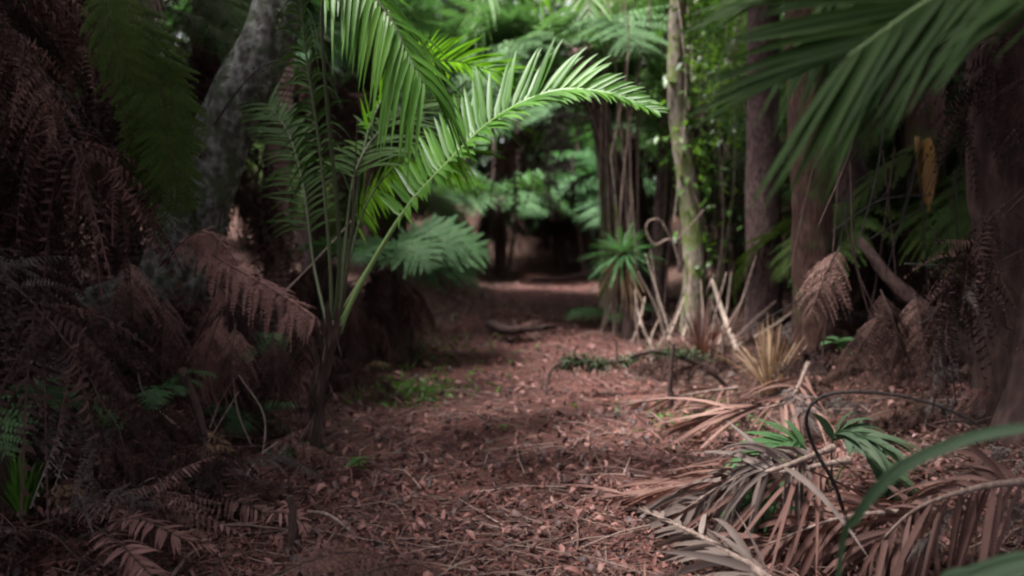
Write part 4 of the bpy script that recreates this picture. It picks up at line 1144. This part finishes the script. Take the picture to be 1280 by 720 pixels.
dead_palm('rust-brown fallen palm frond fanned out right of the hooked branch', [P(1010, 455, 5.6), G(985, 500, .28), G(925, 515, .22), G(860, 530, .08)], 40, .62, .011, 'rust', (0, -.3, 1), (20, 0), .35, (30, 12), .1, 161)
dead_palm('rust-brown fallen palm frond with long strands trailing onto the path', [G(1060, 575, .3), G(980, 590, .28), G(890, 600, .16), G(780, 622, .05)], 46, .60, .010, 'rust', (0, -.3, 1), (15, 5), .3, (28, 10), .1, 162)
dead_palm('grey-brown fallen palm frond with drooping pale leaflets at the bottom right', [G(1040, 560, .32), G(975, 585, .34), G(915, 600, .26), G(850, 640, .1)], 40, .42, .013, 'greydead', (0, -.5, .9), (10, -35), .75, (62, 30), .12, 163)
dead_palm('pale broad fallen palm frond at the bottom edge pointing to the path', [G(980, 740, .10), G(930, 702, .16), G(870, 668, .12), G(800, 636, .05)], 26, .34, .016, 'greydead', (0, -.4, .9), (0, -10), .3, (24, 12), .1, 164, .022)
dead_palm('brown fallen palm frond lying under the black curved vine', [G(1180, 640, .2), G(1110, 640, .25), G(1040, 650, .2), G(960, 680, .1)], 40, .40, .012, 'rust', (0, -.4, .9), (5, -20), .6, (56, 26), .1, 165)
dead_palm('dull brown fallen palm frond filling the bottom right corner', [G(1300, 600, .35), G(1220, 610, .4), G(1140, 640, .3), G(1080, 700, .12)], 40, .46, .012, 'dead', (0, -.5, .9), (0, -30), .8, (64, 30), .1, 166)
dead_palm('reddish dead frond lying flat on the right edge of the path', [G(920, 485, .12), G(880, 490, .12), G(830, 498, .08), G(760, 505, .02)], 30, .34, .008, 'rust', (0, -.3, 1), (10, 0), .3, (30, 14), .1, 167)
tuft('dry_tuft', 'spiky straw-coloured dead leaf tuft at the foot of the thick dark pair', 'dead plant', G(962, 492, .02), 70, .60, .008, 'straw', .9, .3, 171)
tuft('dry_tuft', 'brown dead leaf tuft at the foot of the stem tangle', 'dead plant', ground_at(880, 7.6), 90, .6, .008, 'rust', 1.3, .35, 172)
# palm seedling
sp_ = G(1040, 610)
ps2 = thing('palm_seedling', 'dull green palm seedling with spread leaves behind the black curved vine', 'palm', sp_)
for k, (pts, sd) in enumerate([([sp_, P(1010, 565, 3.75), P(990, 552, 3.7), P(955, 562, 3.6)], 0), ([sp_, P(1040, 555, 3.75), P(1052, 540, 3.7), P(1085, 545, 3.6)], 1), ([sp_, P(1010, 585, 3.6), P(985, 590, 3.5), P(955, 615, 3.4)], 2), ([sp_, P(1060, 570, 3.8), P(1075, 560, 3.8), P(1100, 580, 3.7)], 3)]):
    palm_frond(ps2, pts, 9, .26, .020, (0, -.5, .9), (0, 0), .35, (36, 14), 'strap' if k % 2 else 'fernblue', 'ribdark', .4, sp_, .006, seed=180 + k)
# black curved vine
stick('curved_vine', 'black glossy vine looping up and over at the bottom right', 'vine', [G(1062, 668), P(1045, 610, 2.95), P(1018, 560, 2.9), P(1008, 522, 2.85), P(1024, 498, 2.82), P(1062, 490, 2.8), P(1120, 494, 2.75), P(1180, 510, 2.7), P(1240, 540, 2.65)], .008, .004, 'black', 9, 80, .12)
# broad green strap leaf
sl = G(1020, 800)
slb = np.array([P(1040, 760, 1.9)[0], 1.9, 0]); slb[2] = hgt(slb[0], slb[1])
def strap(name, label, pts, w, mat, U, seed=0):
    C = cr(pts, 50); T = tangents(C); N = np.asarray(U, float); N = nrm(N - (T @ N)[:, None] * T); W = np.cross(T, N)
    s = np.linspace(0, 1, 50); half = w * np.interp(s, [0, .15, .5, .85, 1], [.25, .4, 1, .85, .03])
    mb = MB(); strips(mb, C[None], W[None], half[None], N[None], .35)
    for sgn in (-1, 1):
        strips(mb, (C + W * (half * .52 * sgn)[:, None] + N * (half * .19)[:, None])[None], W[None], half[None] * .05, N[None], 1.2)
    o = link(name, mb.mesh(name, [M[mat]], C[0]), None, tuple(C[0]))
    return tag(o, label, 'leaf')
strap('strap_leaf', 'long broad green strap leaf arching to the right edge at the bottom right', [slb, P(1050, 700, 1.9), P(1072, 645, 1.85), P(1118, 592, 1.8), P(1180, 560, 1.75), P(1250, 540, 1.7), P(1370, 528, 1.6)], .015, 'strap', (-.2, -.75, .6))
strap('strap_leaf', 'dark green strap leaf cut off by the bottom right corner', [np.array([.75, 1.5, .25]), P(1170, 760, 1.7), P(1225, 722, 1.7), P(1330, 690, 1.65)], .03, 'strap', (-.1, -.7, .7))
seedling('round grey-green leaved seedling at the foot of the reddish mossy trunk', ground_at(1052, 5.9) + [0, 0, .1], 6, .17, 'fernblue', 191, .22)

# ------------------------------------------------------------------ added shade trees, their crowns overhead out of view, and the wood all around
trees = [(-5.2, 2.2, 5.6), (-5.6, 7.5, 6.2), (4.9, 2.4, 5.2), (5.2, 7.8, 6.0), (-2.4, -2.2, 5.2), (2.2, -2.6, 5.4), (-6.5, 4.5, 6), (6.6, 5.0, 6), (5.6, 11.5, 6.4), (4.4, 9.8, 5.4), (-.2, -4.5, 5.6),(3.0,2.8,5.6),(-4.3,.9,5.3),(1.3,.3,5.4),(2.9,5.7,5.4),(4.2,8.6,6.0),(4.0,4.3,5.8),(-5.6,4.9,4.8),(-3.4,-.8,4.9),(3.6,.6,4.6)]
for i, (x, yv, H) in enumerate(trees):
    b = np.array([x, yv, float(hgt(x, yv))])
    bx = b.copy()
    if (x, yv) == (3.0, 2.8): bx[0] = 4.3
    if (x, yv) == (-4.3, .9): bx[0] = -4.6
    if (x, yv) == (1.3, .3): bx[:2] = (2.8, -.6)
    if (x, yv) == (2.9, 5.7): bx[:2] = (5.2, 5.0)
    if (x, yv) == (-5.6, 4.9): bx[:2] = (-6.0, 4.4)
    if (x, yv) == (4.0, 4.3): bx[:2] = (4.9, 3.6)
    bx[2] = hgt(bx[0], bx[1])
    t, C, _ = trunk_tree('added_shade_tree', 'added tree with a dense crown out of view to shade the side of the path', [bx - [0, 0, .1], bx * .6 + b * .4 + [.1, .1, H * .5], b + [0, 0, H]], [.2, .16, .1], 'bark_dark', 50, 18, .1, 600 + i, None, group='added shade trees along the path')
    put('crown', CANOPY[i % 2], b + [0, 0, H] - (bx - [0, 0, .1]), i, scale=1.15, parent=t)

# far-off wood: one mass
g = np.random.default_rng(1234)
mb = MB()
n = 12000
q = np.stack([g.uniform(-8, 11, n), g.uniform(20.2, 21.8, n), g.random(n) ** 1.3 * 3.2], 1)
q[:, 2] += hgt(q[:, 0], q[:, 1])
rand_blades(mb, q, g.normal(0, 1, (n, 3)) + [0, 0, -.4], g.normal(0, 1, (n, 3)) + [0, -.4, .6], g.uniform(.2, .5, n), g.uniform(.05, .11, n), .2, 4, .2, .8)
n = 60000
th = g.uniform(-.85, .85, n)
rr_ = g.uniform(22, 34, n)
X = rr_ * np.sin(th); Yv = rr_ * np.cos(th)
Z = g.random(n) ** .8 * 10.5
dens = np.sin(X * 1.1) + np.sin(X * .47 + Z * .9 + 1) + np.sin(Z * 1.7 + X * .7) + g.normal(0, .8, n)
kp = (dens > np.where(X > 1, .1, -.9)) | (Z < 4) | (X < -1)
X, Yv, Z = X[kp], Yv[kp], Z[kp]; n = len(X)
rand_blades(mb, np.stack([X, Yv, Z], 1), g.normal(0, 1, (n, 3)) + [0, 0, -.4], g.normal(0, 1, (n, 3)) + [0, -.4, .6], g.uniform(.25, .6, n), g.uniform(.06, .14, n), .2, 4, .2, .8)
for k in range(70):
    a = g.uniform(-.8, .8); r_ = g.uniform(21, 32); p = np.array([r_ * math.sin(a), r_ * math.cos(a), 0])
    p[2] = hgt(p[0], p[1])
    tube(mb, cr([p, p + [g.normal(0, .3), 0, 5], p + [g.normal(0, .6), 0, 11]], 12), np.linspace(.22, .12, 12), 9, 1, .06, seed=k)
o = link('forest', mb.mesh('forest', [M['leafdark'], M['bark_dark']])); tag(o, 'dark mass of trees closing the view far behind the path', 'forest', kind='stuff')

# ------------------------------------------------------------------ light
w = bpy.data.worlds.new('World'); SC.world = w; w.use_nodes = True
nt = w.node_tree; nt.nodes.clear()
sky = nt.nodes.new('ShaderNodeTexSky'); sky.sky_type = 'NISHITA'; sky.sun_disc = False
EL, AZ = R(68), R(-112)
sky.sun_elevation = EL; sky.sun_rotation = AZ; sky.air_density = 1.0; sky.dust_density = 3.0
bg = nt.nodes.new('ShaderNodeBackground'); bg.inputs['Strength'].default_value = .14
out = nt.nodes.new('ShaderNodeOutputWorld')
bw = nt.nodes.new('ShaderNodeRGBToBW'); nt.links.new(sky.outputs[0], bw.inputs[0])
cmx = nt.nodes.new('ShaderNodeMix'); cmx.data_type = 'RGBA'; cmx.inputs['Factor'].default_value = .85
nt.links.new(sky.outputs[0], cmx.inputs['A']); nt.links.new(bw.outputs[0], cmx.inputs['B'])
tnt = nt.nodes.new('ShaderNodeMix'); tnt.data_type = 'RGBA'; tnt.blend_type = 'MULTIPLY'; tnt.inputs['Factor'].default_value = 1
nt.links.new(cmx.outputs['Result'], tnt.inputs['A']); tnt.inputs['B'].default_value = (1.04, .96, 1.01, 1)
nt.links.new(tnt.outputs['Result'], bg.inputs[0]); nt.links.new(bg.outputs[0], out.inputs[0])
sun = bpy.data.lights.new('Sun', 'SUN'); sun.energy = 3.7; sun.angle = R(14); sun.color = (1, .97, .93)
so = bpy.data.objects.new('Sun', sun); COL.objects.link(so)
d = Vector((math.sin(AZ) * math.cos(EL), math.cos(AZ) * math.cos(EL), math.sin(EL)))
so.rotation_euler = d.to_track_quat('Z', 'Y').to_euler(); so.location = (0, 0, 20)

# ------------------------------------------------------------------ camera + render settings
cam = bpy.data.cameras.new('Camera'); cam.sensor_width = 36; cam.lens = 36 * F / 1280; cam.clip_end = 300; cam.clip_start = .05
cam.dof.use_dof = True; cam.dof.focus_distance = 3.5; cam.dof.aperture_fstop = 1.05
co = bpy.data.objects.new('Camera', cam); COL.objects.link(co)
co.location = tuple(CAM); co.rotation_euler = (R(90) - PITCH, 0, 0)
SC.camera = co
vs = SC.view_settings
vs.view_transform = 'Standard'; vs.look = 'None'; vs.gamma = 1; vs.use_curve_mapping = False; vs.exposure = 2.28
cy = SC.cycles
cy.max_bounces = 7; cy.diffuse_bounces = 4; cy.glossy_bounces = 2; cy.transmission_bounces = 3
cy.use_denoising = True; cy.filter_width = 2.2
cy.sample_clamp_indirect = 4
